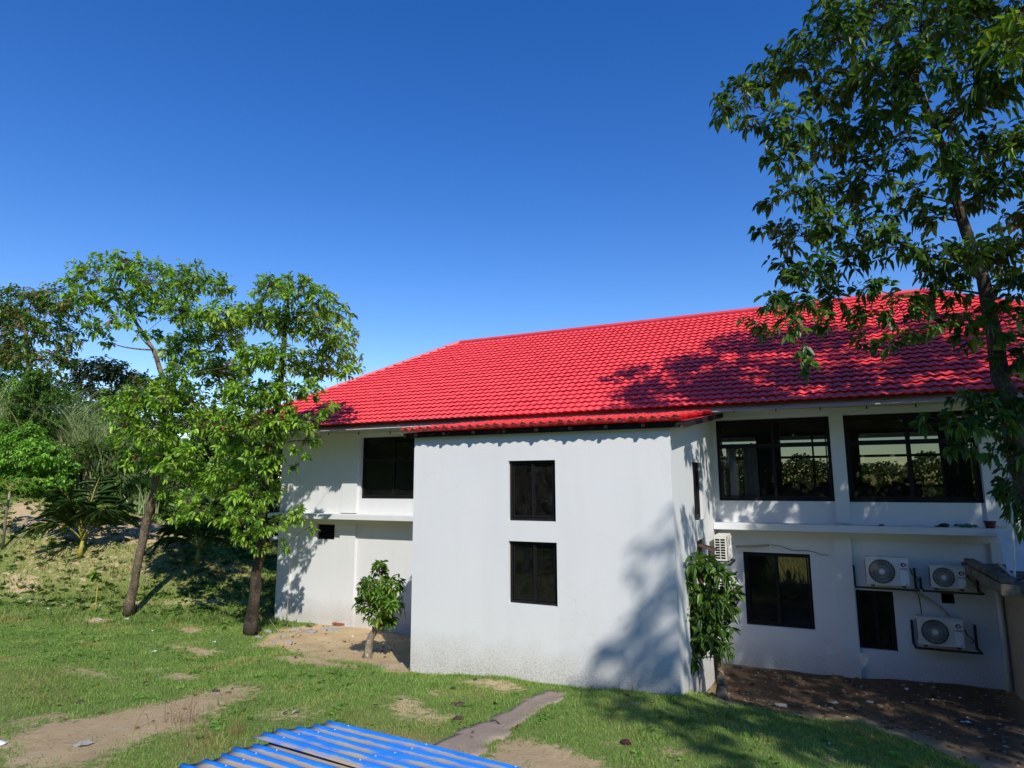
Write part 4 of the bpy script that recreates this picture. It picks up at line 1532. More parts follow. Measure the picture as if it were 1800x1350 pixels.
# --- two trees on the lawn before the house
tA = empty('leaning_tree', (*at(226, 1076, 20.4)[:2], at(226, 1076, 20.4)[2]), 'leafy tree with a leaning brown trunk and wide flat crown on the lawn', 'tree')
CA = [(150, 480, 26), (210, 468, 34), (270, 488, 40), (330, 490, 40), (385, 500, 30), (185, 520, 34), (250, 530, 40), (320, 540, 40), (390, 550, 34), (140, 520, 24), (215, 560, 22), (400, 590, 36), (165, 575, 24), (190, 600, 12), (280, 590, 14), (345, 585, 26),
      (320, 615, 40), (365, 640, 38), (250, 690, 38), (300, 690, 42), (350, 700, 42), (215, 735, 34), (265, 750, 42), (325, 755, 42), (385, 745, 36), (235, 805, 30), (300, 805, 36), (350, 835, 38), (390, 850, 32), (330, 880, 22), (275, 850, 18), (400, 660, 34), (410, 800, 30), (195, 700, 20), (205, 775, 20), (370, 900, 18)]
CA += [(285, 700, 28, -.9), (268, 775, 28, -.8), (300, 825, 26, -.9), (278, 868, 12, -.7), (335, 800, 26, -.9), (235, 700, 26, -.6), (310, 655, 26, -.8), (420, 560, 26), (430, 640, 26), (355, 560, 26), (245, 590, 12), (120, 495, 14), (170, 455, 12), (240, 455, 14), (350, 465, 12), (345, 900, 22), (310, 915, 14)]
tkA = [at(226, 1078, 20.4), at(240, 1000, 20.3), at(262, 900, 20.1), at(277, 830, 19.9), at(290, 750, 19.8), at(292, 680, 19.8), at(270, 615, 19.8), at(235, 560, 19.8), at(215, 520, 19.8)]
BRT = [((0.161, 0.306, 0.036), 3), ((0.231, 0.416, 0.048), 4), ((0.312, 0.513, 0.066), 3), ((0.093, 0.189, 0.034), 2), ((0.324, 0.453, 0.084), 1.2), ((0.150, 0.085, 0.042), .2)]
grow_tree(tA, tkA, [.135, .125, .115, .105, .095, .08, .06, .045, .03], pxc(CA, 19.3, 1.3), .178, .076, 2.4, BRT, 'bark', low=.45, droop=.22, limb_r=.035)
tB = empty('dark_trunk_tree', (*at(440, 1119, 17.4)[:2], at(440, 1119, 17.4)[2]), 'tree with a dark upright trunk beside the corner of the white house', 'tree')
CB = [(470, 505, 28), (515, 505, 34), (560, 530, 34), (450, 555, 38), (510, 565, 42), (575, 575, 40), (605, 550, 18), (595, 610, 34), (615, 650, 22), (555, 640, 38), (500, 630, 40), (440, 625, 36), (425, 690, 36), (475, 690, 34), (540, 685, 26), (575, 715, 14), (450, 745, 36), (405, 770, 34), (430, 825, 34), (490, 750, 28), (530, 745, 26), (548, 775, 14), (480, 800, 22), (470, 860, 26), (440, 900, 26), (492, 915, 16), (525, 905, 20), (548, 925, 8), (500, 958, 10), (565, 735, 12), (590, 715, 7), (410, 880, 22), (540, 800, 10), (515, 790, 12)]
CB += [(462, 700, 24, -.7), (488, 690, 20, -.6), (452, 800, 26, -.7), (440, 865, 22, -.6), (474, 830, 18, -.6), (456, 925, 20, -.5), (425, 940, 16, -.4), (482, 770, 22, -.7), (470, 880, 16, -.6), (415, 730, 28), (410, 690, 24), (520, 820, 10), (400, 910, 22), (385, 830, 26), (455, 965, 12, -.3), (505, 720, 18, -.5), (540, 500, 16), (620, 590, 12), (630, 630, 10)]
tkB = [at(440, 1120, 17.4), at(450, 1030, 17.3), at(458, 950, 17.2), at(462, 870, 17.1), at(474, 790, 17.1), at(488, 710, 17.1), at(498, 620, 17.0), at(505, 550, 17.0), at(508, 505, 17.0)]
grow_tree(tB, tkB, [.165, .145, .13, .12, .105, .09, .07, .05, .03], pxc(CB, 17.0, .95), .165, .068, 2.5, BRT, 'bark_dark', low=.25, droop=.26, limb_r=.035)

# --- young trees
YNG = [((.12, .25, .028), 4), ((.17, .32, .04), 4), ((.08, .16, .025), 2), ((.24, .34, .05), 1)]
p0 = hit(645, 1157)
ys_ = empty('young_tree', p0, 'young bright green tree with a bent trunk in the sand patch', 'tree', 'young trees by the house')
dS = float((p0 - EYE) @ FW)
grow_tree(ys_, [p0 - Vn(0, 0, .05), at(650, 1125, dS), at(664, 1098, dS - .05), at(670, 1060, dS - .1), at(668, 1010, dS - .1)], [.10, .085, .065, .04, .015],
          pxc([(668, 1005, 16), (650, 1030, 20), (690, 1030, 18), (668, 1045, 26), (645, 1062, 18), (692, 1062, 20), (665, 1080, 22), (690, 1088, 10), (682, 1098, 8), (668, 990, 8)], dS - .1, .2), .15, .056, 4.2, YNG, 'bark_pale', low=.5, droop=.25, limb_r=.02, twig_l=.2, per=7)
p0 = Vn(-1.72, 12.05, gz1(-1.72, 12.05))
yr = empty('young_tree', p0, 'young dark green bushy tree beside the shaded corner of the tower', 'tree', 'young trees by the house')
grow_tree(yr, [p0 - Vn(0, 0, .05), at(1264, 1180, 11.8), at(1258, 1130, 11.6), at(1250, 1060, 11.45), at(1240, 1000, 11.4)], [.10, .085, .06, .04, .015],
          pxc([(1290, 1040, 14), (1215, 985, 12), (1240, 990, 22), (1220, 1015, 28), (1262, 1010, 24), (1210, 1050, 30), (1252, 1050, 36), (1285, 1040, 14), (1232, 1085, 34), (1272, 1075, 22), (1250, 1115, 30), (1280, 1105, 12), (1228, 1130, 18), (1222, 1160, 12), (1270, 1140, 16), (1195, 1080, 12)], 11.4, .22), .175, .066, 3.8, [((.06, .13, .024), 4), ((.09, .18, .03), 4), ((.13, .23, .04), 2)], 'bark', low=.4, droop=.35, limb_r=.02, twig_l=.22, per=7)

# --- trees behind the bank
t1 = empty('autumn_tree', at(60, 850, 31), 'tree with some browning leaves standing at the top of the bank', 'tree')
grow_tree(t1, [at(70, 870, 31), at(75, 780, 31), at(60, 700, 31), at(50, 620, 31), at(40, 560, 31)], [.24, .2, .16, .1, .05],
          pxc([(20, 560, 40), (60, 530, 34), (100, 525, 34), (130, 545, 26), (50, 580, 40), (100, 585, 36), (20, 620, 40), (70, 640, 36), (115, 625, 24), (-30, 600, 50), (110, 545, 20), (25, 515, 20), (130, 600, 16), (90, 670, 26), (-20, 540, 40)], 31, 1.2), .23, .095, 2.1, [((.10, .19, .03), 3), ((.15, .26, .04), 3), ((.06, .12, .025), 2), ((.16, .11, .045), 1.2), ((.30, .29, .08), 1)], 'bark', low=.3)
t2 = empty('dark_tree', at(190, 850, 42), 'dark dense tree standing low behind the bank between reeds', 'tree')
grow_tree(t2, [at(190, 860, 42), at(190, 760, 42), at(190, 690, 42)], [.25, .18, .08], pxc([(145, 665, 24), (175, 650, 30), (210, 655, 28), (240, 670, 26), (160, 700, 34), (215, 700, 36), (190, 740, 34), (120, 640, 18), (255, 700, 24)], 42, 1.5), .26, .12, 3.0, [((.012, .03, .009), 3), ((.02, .045, .012), 3), ((.03, .06, .014), 1)], 'bark_dark', low=.3)
t3 = empty('dark_hedge_tree', at(470, 960, 27.5), 'dense small leaved dark tree just behind the corner of the white house', 'tree')
grow_tree(t3, [at(470, 965, 28), at(470, 900, 28), at(470, 800, 28)], [.18, .14, .06], pxc([(475, 790, 30), (455, 830, 32), (485, 840, 28), (470, 880, 32), (490, 900, 22), (440, 880, 28), (480, 925, 22), (450, 920, 22), (430, 790, 28), (500, 760, 20)], 28, .8), .17, .09, 3.0, [((.02, .05, .012), 3), ((.035, .075, .016), 3), ((.055, .10, .02), 2)], 'bark_dark', low=.2, per=9)


def shrub(name, px, py, depth, blobs, label, leaf_l, leaf_w, pal, cover=1.7, cat='shrub', group=None, spread=.6, droop=.25, bark='bark_dark', leafmat='leaf_matte'):
    b = at(px, py, depth)
    b[2] = gz1(b[0], b[1])
    r = empty(name, b, label, cat, group)
    top = at(*blobs[0][:2], depth)
    grow_tree(r, [b - Vn(0, 0, .1), b * .5 + top * .5, top], [.05, .04, .015], pxc(blobs, depth, spread), leaf_l, leaf_w, cover * 1.7, pal, bark, leafmat, per=8, low=0, droop=droop, limb_r=.022, trunk_n=6, twig_l=.3)


SHB = [((0.154, 0.342, 0.046), 3), ((0.216, 0.450, 0.064), 4), ((0.288, 0.540, 0.082), 2), ((0.090, 0.198, 0.036), 2)]
shrub('leafy_shrub', 60, 885, 27.0, [(60, 800, 34), (20, 790, 36), (95, 800, 30), (30, 840, 36), (75, 845, 34), (105, 850, 24), (5, 760, 30), (50, 765, 28), (120, 820, 22), (-25, 820, 36)], 'bright green leafy shrub sprawling at the top of the bank above bare soil', .15, .075, SHB, 1.8)
shrub('round_shrub', 70, 800, 27.8, [(65, 690, 34), (35, 705, 28), (95, 700, 28), (60, 735, 34), (90, 740, 26), (30, 745, 24), (65, 665, 22)], 'round dark hearted bush among reeds high on the bank', .15, .08, [((.05, .12, .02), 3), ((.09, .20, .028), 3), ((.14, .28, .04), 2)], 1.8)
shrub('creeper_shrub', 170, 900, 27.8, [(165, 850, 26), (140, 830, 22), (190, 830, 24), (200, 865, 22), (150, 790, 20), (190, 790, 20), (125, 870, 14), (215, 815, 18)], 'tangled creeper shrub behind the first coconut palm', .15, .07, [((.07, .15, .025), 3), ((.10, .19, .03), 3), ((.03, .07, .015), 2)], 1.6)
shrub('mixed_shrub', 260, 915, 27.8, [(250, 850, 26), (225, 870, 22), (275, 870, 22), (240, 890, 18), (285, 840, 22), (215, 840, 18), (300, 890, 20)], 'mixed green shrub between the two coconut palms behind the leaning trunk', .20, .055, [((.09, .18, .03), 3), ((.14, .25, .05), 2), ((.04, .09, .02), 2)], 1.5)
shrub('low_shrub', 400, 945, 28.0, [(390, 900, 26), (425, 905, 24), (360, 890, 24), (410, 870, 26), (445, 915, 18), (440, 940, 16), (340, 870, 22), (380, 935, 14), (460, 940, 14), (365, 840, 26), (420, 830, 26)], 'low green shrub at the foot of the dense dark tree', .16, .075, SHB, 1.5)
shrub('bank_shrub', 330, 900, 33.0, [(330, 800, 40), (290, 790, 36), (370, 780, 40), (410, 800, 38), (260, 830, 34), (310, 850, 38), (360, 850, 40), (400, 860, 38), (440, 840, 34), (350, 740, 30), (300, 745, 26), (390, 735, 26), (440, 780, 28), (250, 770, 24), (230, 830, 24), (430, 755, 28), (470, 765, 28), (380, 765, 36), (480, 800, 26), (455, 735, 16), (300, 700, 22)], 'tall green thicket on the bank seen between the two lawn trees', .17, .085, [((.075, .16, .025), 3), ((.11, .22, .034), 3), ((.045, .095, .02), 3)], 1.7, spread=1.0)
shrub('bank_shrub', 170, 850, 35.0, [(160, 740, 36), (200, 730, 34), (240, 745, 32), (130, 750, 34), (180, 790, 40), (230, 800, 38), (120, 790, 36), (270, 800, 26)], 'dark thicket filling the bank under the dark dense tree', .17, .085, [((.05, .105, .02), 3), ((.08, .16, .028), 3), ((.12, .21, .035), 1)], 1.7, spread=1.0)
shrub('bank_shrub', 30, 880, 32.0, [(20, 780, 36), (-20, 760, 40), (60, 790, 30), (110, 760, 26), (-30, 800, 44), (5, 690, 36), (45, 670, 28), (-25, 640, 44), (20, 630, 26), (115, 690, 22), (135, 720, 24), (-12, 715, 42), (12, 745, 38), (-30, 680, 40)], 'leafy thicket at the edge of view under the browning tree', .17, .085, SHB, 1.6, spread=1.0)
shrub('red_leaf_shrub', 415, 900, 27.0, [(415, 745, 11), (410, 800, 9), (422, 750, 9), (400, 765, 6)], 'thin shrub with rusty red leaves glimpsed between the lawn trees', .2, .08, [((.22, .045, .03), 3), ((.15, .05, .03), 2)], 1.2, spread=.3)
for i_, (px, py, s_, lab) in enumerate(((398, 1108, 9, 'small green seedling beside the foot of the dark trunk'), (88, 962, 9, 'small seedling with spread leaves low on the bank'), (165, 1020, 10, 'green seedling on the bank above the yellow stake'))):
    q = hit(px, py)
    r = empty('seedling', q, lab, 'seedling', 'seedlings on the lawn and bank')
    d_ = float((q - EYE) @ FW)
    m = MB()
    m.tube([q, q + Vn(.02, 0, s_ * 1.6 * d_ / FPX)], [.008, .004], 5)
    m.build('stem', MAT['bark_pale'], r)
    fo = Foliage()
    n = 16
    P = q + Vn(.01, 0, 0) + np.stack([np.zeros(n), np.zeros(n), rng.uniform(.5, 1.6, n) * s_ * d_ / FPX], 1)
    D = unit(rng.normal(0, 1, (n, 3)) * Vn(1, 1, .4) + Vn(0, 0, .25))
    L = rng.uniform(.7, 1.2, n) * s_ * 1.15 * d_ / FPX
    fo.leaves(P, D, L, L * .45, pick_cols(n, YNG), droop=.3)
    fo.build('foliage', MAT['leaf_matte'], r)


# --- coconut palms: every frond a part
def palm(px, py, depth, fronds, label, hgt):
    b = at(px, py, depth)
    b[2] = gz1(b[0], b[1])
    r = empty('coconut_palm', b, label, 'palm', 'young coconut palms on the bank')
    m = MB()
    top = b + Vn(.05, .02, .55)
    m.tube([b - Vn(0, 0, .06), b + Vn(.03, 0, .25), top], [.10, .075, .05], 10)
    m.build('trunk', MAT['petiole'], r, smooth=True)
    for az, el, ln_, dr in fronds:
        h = RT * math.cos(az) + Vn(FW[0], FW[1], 0) * math.sin(az)
        h = h / np.linalg.norm(h)
        d0 = h * math.cos(el) + Vn(0, 0, math.sin(el))
        pts = []
        for k in range(13):
            t = k / 12
            pts.append(top + d0 * ln_ * t + Vn(0, 0, -1) * dr * ln_ * t ** 2.2 + h * .12 * ln_ * t * t)
        pts = np.array(pts)
        m = MB()
        m.tube(pts, np.linspace(.030, .006, 13), 5)
        f = m.build('frond', MAT['petiole'], r, smooth=True)
        fo = Foliage()
        n = 24
        for s_ in (-1, 1):
            tt_ = np.linspace(.26, .99, n)
            ii = tt_ * 12
            i0 = np.clip(ii.astype(int), 0, 11)
            P = pts[i0] + (pts[i0 + 1] - pts[i0]) * (ii - i0)[:, None]
            T = unit(pts[i0 + 1] - pts[i0])
            S = unit(np.cross(T, Vn(0, 0, 1) + .001)) * s_
            D = S * .85 + T * .7 + Vn(0, 0, -.12) + rng.normal(0, .26, (n, 3))
            L = (.72 * np.sin(np.clip((tt_ - .1) / .95, 0, 1) * math.pi) ** .6 + .12) * ln_ / 2.4 * rng.uniform(.85, 1.1, n)
            fo.leaves(P, D, L, rng.uniform(.022, .034, n), pick_cols(n, [((.045, .10, .025), 3), ((.075, .145, .035), 2), ((.11, .18, .045), 1)]), droop=.3, fold=.1)
        fo.build('leaflets', MAT['leaf'], f)
    return r


palm(140, 978, 23.2, [(2.9, 1.15, 2.7, .50), (.3, 1.2, 2.8, .48), (1.7, 1.42, 3.0, .22), (-1.4, 1.3, 2.7, .42), (3.6, 1.32, 2.8, .34), (.9, 1.0, 2.5, .55), (2.3, 1.02, 2.4, .55), (-.5, 1.22, 2.6, .5), (4.0, .95, 2.3, .6), (-2.2, 1.35, 2.9, .3)], 'young coconut palm with yellow stalk on the bank behind the yellow stake', 2)
palm(345, 990, 24.0, [(2.9, .95, 2.2, .5), (.2, 1.0, 2.2, .5), (1.6, 1.35, 2.4, .25), (-1.5, 1.15, 2.1, .5), (3.5, 1.2, 2.2, .4), (-.4, .8, 2.0, .6), (2.2, 1.1, 2.2, .5), (.8, 1.2, 2.2, .4), (3.9, .8, 1.9, .6)], 'young coconut palm on the bank between the two lawn trees', 1.6)

# --- papaya-like sapling at the very edge
b = at(4, 968, 23.0)
b[2] = gz1(b[0], b[1])
pa = empty('papaya_sapling', b, 'slender sapling with hand shaped leaves on the bank at the edge of view', 'sapling')
m = MB()
topP = at(20, 850, 23.0)
m.tube([b, at(10, 910, 23), topP], [.055, .045, .03], 8)
m.build('trunk', MAT['bark_pale'], pa, smooth=True)
for k in range(16):
    a = k * 2.4
    d = Vn(math.cos(a), math.sin(a), .35 - .04 * k)
    tip = topP + d * random.uniform(.45, .95)
    m = MB()
    m.tube([topP - Vn(0, 0, .02 * k), (topP + tip) / 2 + Vn(0, 0, .08), tip], [.010, .008, .006], 4)
    lf_ = m.build('leaf', MAT['petiole'], pa)
    fo = Foliage()
    n = 8
    aa = np.linspace(-1.9, 1.9, n) + a
    D = np.stack([np.cos(aa), np.sin(aa), np.full(n, -.15)], 1)
    L = (.36 - .03 * np.abs(np.linspace(-2, 2, n))) * random.uniform(.8, 1.15)
    fo.leaves(np.tile(tip, (n, 1)), D, L, L * .26, pick_cols(n, YNG), droop=.25)
    fo.build('leaf_blade', MAT['leaf_matte'], lf_)


# --- clumps of tall reed grass
def reed(px, py, depth, top_px, width_px, n, label, pal=None):
    b = at(px, py, depth)
    b[2] = gz1(b[0], b[1]) - .05
    r = empty('reed_clump', b, label, 'reeds', 'clumps of tall reed grass on the bank')
    H = max(.8, at(px, top_px, depth)[2] - b[2])
    wd = width_px / FPX * depth
    segs = 7
    base = b + np.stack([rng.normal(0, wd * .25, n), rng.normal(0, wd * .25, n), np.zeros(n)], 1)
    lean = rng.normal(0, .32, (n, 2)) + rng.normal(0, .05, 2)
    hh = H * rng.uniform(.45, 1.08, n)
    t = np.linspace(0, 1, segs + 1)
    cen = base[:, None, :] + np.stack([lean[:, :1] * hh[:, None] * t ** 2.0, lean[:, 1:] * hh[:, None] * t ** 2.0, hh[:, None] * (t - .22 * t ** 4)], 2)
    w = .024 * (1 - t ** 1.5) + .003
    az = rng.uniform(0, 2 * math.pi, n)
    S = np.stack([np.cos(az), np.sin(az), np.zeros(n)], 1)[:, None, :] * w[None, :, None]
    V = np.stack([cen - S, cen + S], 2).reshape(-1, 3)
    k = np.arange(segs)[None, :, None] * 2 + np.array([0, 1, 3, 2])[None, None, :] + (np.arange(n) * (segs + 1) * 2)[:, None, None]
    pal = pal or [((.22, .32, .12), 3), ((.30, .39, .18), 3), ((.37, .42, .23), 2), ((.44, .39, .21), 1)]
    col = np.repeat(np.concatenate([pick_cols(n, pal), np.ones((n, 1))], 1), (segs + 1) * 2, 0)
    o = mesh_np('blades', V, k.reshape(-1, 4), MAT['grass'], r, {'tint': ('FLOAT_COLOR', col)})
    return r


for a in [(30, 800, 28.6, 610, 90, 420, 'tall reed clump highest on the bank at the edge of view'), (80, 790, 28.8, 640, 60, 260, 'tall reed clump rising just behind the round dark bush'),
          (125, 810, 28.8, 670, 60, 280, 'reed clump on the bank between the round bush and the dark tree'), (170, 830, 28.6, 660, 70, 420, 'feathery reed clump in front of the dark tree'),
          (212, 840, 28.6, 690, 50, 260, 'feathery reed clump beside the leaning tree crown'), (150, 850, 28.5, 730, 70, 300, 'reed clump standing behind the first coconut palm'),
          (365, 900, 27.5, 815, 40, 160, 'short reed clump behind the second coconut palm'), (110, 760, 33, 640, 50, 180, 'thin reed clump against the browning tree'), (245, 905, 27.2, 815, 45, 120, 'strap leaved reed clump between the two palms')]:
    reed(*a)

# ------------------------------------------------------------------ grass: short blades over the lawn, thin on the soil
def in_frame(X, Y, Z, m=1.06):
    P = np.stack([X, Y, Z], 1) - EYE
    d = P @ FW
    return (d > 2) & (np.abs(P @ RT / d) < 900 / FPX * m) & (np.abs(P @ UP / d) < 675 / FPX * m + .05), d


def blade_field(name, n_try, box, hmin, hmax, wid, pal, keep, per, spread, lean=.45, two=True):
    X = rng.uniform(box[0], box[1], n_try)
    Y = rng.uniform(box[2], box[3], n_try)
    Z = gz(X, Y)
    ok, d = in_frame(X, Y, Z)
    s, dk, dr = masks(X, Y)
    bld = ((X > XL - .05) & (Y > 15.95)) | ((X > BX0 - .03) & (X < BX1 + .03) & (Y > 10.93)) | ((X > 3.1) & (Y > 13.5)) | ((X > -6.3) & (X < -1.9) & (Y > 4.8) & (Y < 6.75))
    onpath = poly_dist(X, Y, PATHW) + rng.uniform(-.09, .05, n_try) > .05
    prob = keep(s, dk, dr, X, Y, d)
    ok &= ~bld & ~onpath & (rng.uniform(0, 1, n_try) < prob)
    X, Y, Z, d, dr = X[ok], Y[ok], Z[ok], d[ok], dr[ok]
    n = len(X)
    tone = np.array([noise.noise(Vector((x * .9, y * .9, 3.))) for x, y in zip(X, Y)])
    hs = rng.uniform(.7, 1.2, n) * (1 + .55 * np.array([noise.noise(Vector((x * 1.7, y * 1.7, 9.))) for x, y in zip(X, Y)]))
    X = np.repeat(X, per) + rng.normal(0, spread, n * per)
    Y = np.repeat(Y, per) + rng.normal(0, spread, n * per)
    Z = np.repeat(Z, per) - .008
    tone, hs, dr, d = [np.repeat(a, per) for a in (tone, hs, dr, d)]
    N = n * per
    h = rng.uniform(hmin, hmax, N) * hs
    az = rng.uniform(0, 2 * math.pi, N)
    ln_ = np.abs(rng.normal(0, lean, N)) * h
    w = wid * rng.uniform(.7, 1.3, N) * np.clip(d / 11, .8, 2.2)
    B = np.stack([X, Y, Z], 1)
    S = np.stack([np.cos(az), np.sin(az), np.zeros(N)], 1)
    Ld = np.stack([-np.sin(az), np.cos(az), np.zeros(N)], 1)
    mid = B + Ld * (ln_ * .35)[:, None] + Vn(0, 0, 1) * (h * .62)[:, None]
    tip = B + Ld * ln_[:, None] + Vn(0, 0, 1) * h[:, None]
    V = np.stack([B - S * w[:, None] * .5, B + S * w[:, None] * .5, mid + S * w[:, None] * .36, tip, mid - S * w[:, None] * .36], 1).reshape(-1, 3)
    b = np.arange(N)[:, None] * 5
    F = np.concatenate([np.concatenate([b, b + 1, b + 2, b + 4], 1)], 0)
    F3 = np.concatenate([b + 4, b + 2, b + 3, b + 3], 1)
    C = pick_cols(N, pal, .15) * (1 + .45 * tone[:, None])
    drm = (rng.uniform(0, 1, N) < dr * .9 + np.clip((tone - .12) * 1.6, 0, .55))[:, None]
    C = np.where(drm, np.array([.42, .33, .14]) * rng.uniform(.6, 1.2, (N, 1)), C)
    C = np.clip(C, .005, .8)
    col = np.repeat(np.concatenate([C, np.ones((N, 1))], 1), 5, 0)
    # quads for the lower half, triangles for the tip: written as one mesh of triangles
    T = np.concatenate([F[:, [0, 1, 2]], F[:, [0, 2, 3]], F3[:, :3]], 0)
    o = mesh_np(name, V, T, MAT['grass'], None, {'tint': ('FLOAT_COLOR', col)})
    tag(o, kind='stuff')
    return N


LAWN = [((.20, .36, .065), 4), ((.27, .44, .095), 3), ((.10, .19, .038), 3), ((.28, .36, .12), 1.6), ((.42, .37, .17), .8)]
k1 = lambda s, dk, dr, X, Y, d: np.clip(1.05 - s * 1.15 - dk * .25, .03, 1) * np.where(dk * s > .75, .02, 1) * np.clip(1.25 - d / 26, .22, 1)
nb = blade_field('lawn_grass', 150000, (-27, 3.5, 4.5, 18.5), .022, .058, .0068, LAWN, k1, 7, .05, .85)
k2 = lambda s, dk, dr, X, Y, d: np.clip(.85 - s * .9, .05, 1) * (d > 19)
nb2 = blade_field('bank_grass', 15000, (-42, -15, 11, 31), .06, .20, .011, [((.085, .18, .028), 4), ((.13, .22, .04), 3), ((.20, .20, .06), 1.5), ((.30, .24, .10), .8)], k2, 6, .07)
# taller stray clumps at the edges
k3 = lambda s, dk, dr, X, Y, d: np.clip(.9 - s * 1.1, .0, 1) * .9 * (dk < .5)
nb3 = blade_field('lawn_grass_tufts', 1500, (-20, 3.2, 5, 16), .06, .13, .006, LAWN, k3, 9, .03, .5)


def tuft(px, py, n, h, r_, label, pal, heads=False):
    q = hit(px, py)
    r = empty('grass_tuft', q, label, 'grass tuft')
    segs = 5
    base = q + np.stack([rng.normal(0, r_, n), rng.normal(0, r_, n), np.full(n, -.02)], 1)
    lean = rng.normal(0, .35, (n, 2))
    hh = h * rng.uniform(.5, 1.1, n)
    t = np.linspace(0, 1, segs + 1)
    cen = base[:, None, :] + np.stack([lean[:, :1] * hh[:, None] * t ** 1.8, lean[:, 1:] * hh[:, None] * t ** 1.8, hh[:, None] * t], 2)
    w = .0045 * (1 - .8 * t)
    if heads: w = .0028 + .006 * np.clip((t - .75) * 4, 0, 1) * (t < .99)
    az = rng.uniform(0, 2 * math.pi, n)
    S = np.stack([np.cos(az), np.sin(az), np.zeros(n)], 1)[:, None, :] * w[None, :, None]
    V = np.stack([cen - S, cen + S], 2).reshape(-1, 3)
    k = np.arange(segs)[None, :, None] * 2 + np.array([0, 1, 3, 2])[None, None, :] + (np.arange(n) * (segs + 1) * 2)[:, None, None]
    col = np.repeat(np.concatenate([pick_cols(n, pal), np.ones((n, 1))], 1), (segs + 1) * 2, 0)
    mesh_np('blades', V, k.reshape(-1, 4), MAT['grass'], r, {'tint': ('FLOAT_COLOR', col)})['kind'] = 'stuff'


DRYP = [((.34, .27, .12), 3), ((.26, .22, .09), 2), ((.16, .18, .05), 1)]
tuft(410, 1296, 46, .34, .10, 'dry straw coloured grass tuft beside the blue metal sheets', DRYP)
tuft(318, 1272, 40, .36, .22, 'thin stand of brown seeding grass at the edge of the dirt trail', [((.28, .17, .07), 3), ((.22, .15, .06), 2)], True)
tuft(350, 1318, 40, .22, .16, 'loose dry grass tuft in front of the blue metal sheets', DRYP)
tuft(870, 1180, 14, .40, .20, 'few thin dry stalks growing against the foot of the white tower', DRYP, True)
tuft(1195, 1205, 14, .32, .10, 'few pale stalks at the shaded corner of the white tower', DRYP, True)
tuft(205, 1050, 60, .30, .30, 'yellowing grass tuft on the bank beside the leaning trunk', [((.20, .17, .05), 3), ((.12, .15, .03), 2)])
tuft(1270, 1262, 30, .24, .14, 'pale grass tuft at the rim of the dark soil by the bushy young tree', DRYP)

# low leafy weeds over the bank and lawn
fo = Foliage()
n_try = 16000
X, Y = rng.uniform(-40, -14, n_try), rng.uniform(9, 30, n_try)
Z = gz(X, Y)
ok, d = in_frame(X, Y, Z)
s, dk, dr = masks(X, Y)
ok &= (d > 20.5) & (rng.uniform(0, 1, n_try) < .65 - s * .5) & ~((X > -16) & (Y > 15.5))
X, Y, Z = X[ok], Y[ok], Z[ok]
n = len(X)
per = 6
P = np.repeat(np.stack([X, Y, Z + .02], 1), per, 0) + rng.normal(0, .05, (n * per, 3)) * Vn(1, 1, .3)
D = unit(rng.normal(0, 1, (n * per, 3)) * Vn(1, 1, .3) + Vn(0, 0, .55))
L = np.repeat(rng.uniform(.07, .20, n), per) * rng.uniform(.7, 1.2, n * per)
fo.leaves(P, D, L, L * .5, np.repeat(pick_cols(n, [((.05, .115, .02), 3), ((.08, .16, .025), 3), ((.12, .15, .04), 1)]), per, 0), droop=.25)
o = fo.build('bank_weeds', MAT['leaf_matte'], None, 'stuff')

fo = Foliage()
n_try = 5200
X, Y = rng.uniform(-26, 3, n_try), rng.uniform(6, 18, n_try)
Z = gz(X, Y)
ok, d = in_frame(X, Y, Z)
s, dk, dr = masks(X, Y)
clump = np.array([noise.noise(Vector((x * .7, y * .7, 31.))) for x, y in zip(X, Y)])
ok &= (rng.uniform(0, 1, n_try) < np.clip(.25 + 1.5 * clump, .03, .9) - s) & ~(((X > XL) & (Y > 15.9)) | ((X > BX0 - .05) & (X < BX1 + .05) & (Y > 10.85)) | ((X > 3.1) & (Y > 13.5))) & (poly_dist(X, Y, PATHW) < 0)
X, Y, Z = X[ok], Y[ok], Z[ok]
n = len(X)
per = 7
P = np.repeat(np.stack([X, Y, Z + .012], 1), per, 0) + rng.normal(0, .035, (n * per, 3)) * Vn(1, 1, .2)
D = unit(rng.normal(0, 1, (n * per, 3)) * Vn(1, 1, .25) + Vn(0, 0, .5))
L = np.repeat(rng.uniform(.035, .10, n), per) * rng.uniform(.7, 1.2, n * per)
fo.leaves(P, D, L, L * .5, np.repeat(pick_cols(n, [((.10, .24, .035), 3), ((.15, .31, .05), 3), ((.22, .30, .07), 1)]), per, 0), droop=.2)
fo.build('lawn_weeds', MAT['leaf_matte'], None, 'stuff')

# dead leaves and small stones
fo = Foliage()
n_try = 1700
X, Y = rng.uniform(-26, 3.4, n_try), rng.uniform(6, 18, n_try)
s, dk, dr = masks(X, Y)
ok = (rng.uniform(0, 1, n_try) < .12 + .5 * s * (.5 + dk)) & ~(((X > XL) & (Y > 15.9)) | ((X > BX0) & (X < BX1) & (Y > 10.9)) | ((X > 3.1) & (Y > 13.5)))
X, Y = X[ok], Y[ok]
n = len(X)
Z = gz(X, Y) + .02 + .03 * (masks(X, Y)[0] < .3)
D = unit(rng.normal(0, 1, (n, 3)) * Vn(1, 1, .18))
L = rng.uniform(.05, .13, n)
fo.leaves(np.stack([X, Y, Z], 1), D, L, L * .5, pick_cols(n, [((.16, .075, .035), 3), ((.09, .05, .03), 3), ((.28, .17, .07), 2), ((.20, .05, .02), .7)]), droop=.1)
fo.build('fallen_leaves', MAT['leaf_matte'], None, 'stuff')

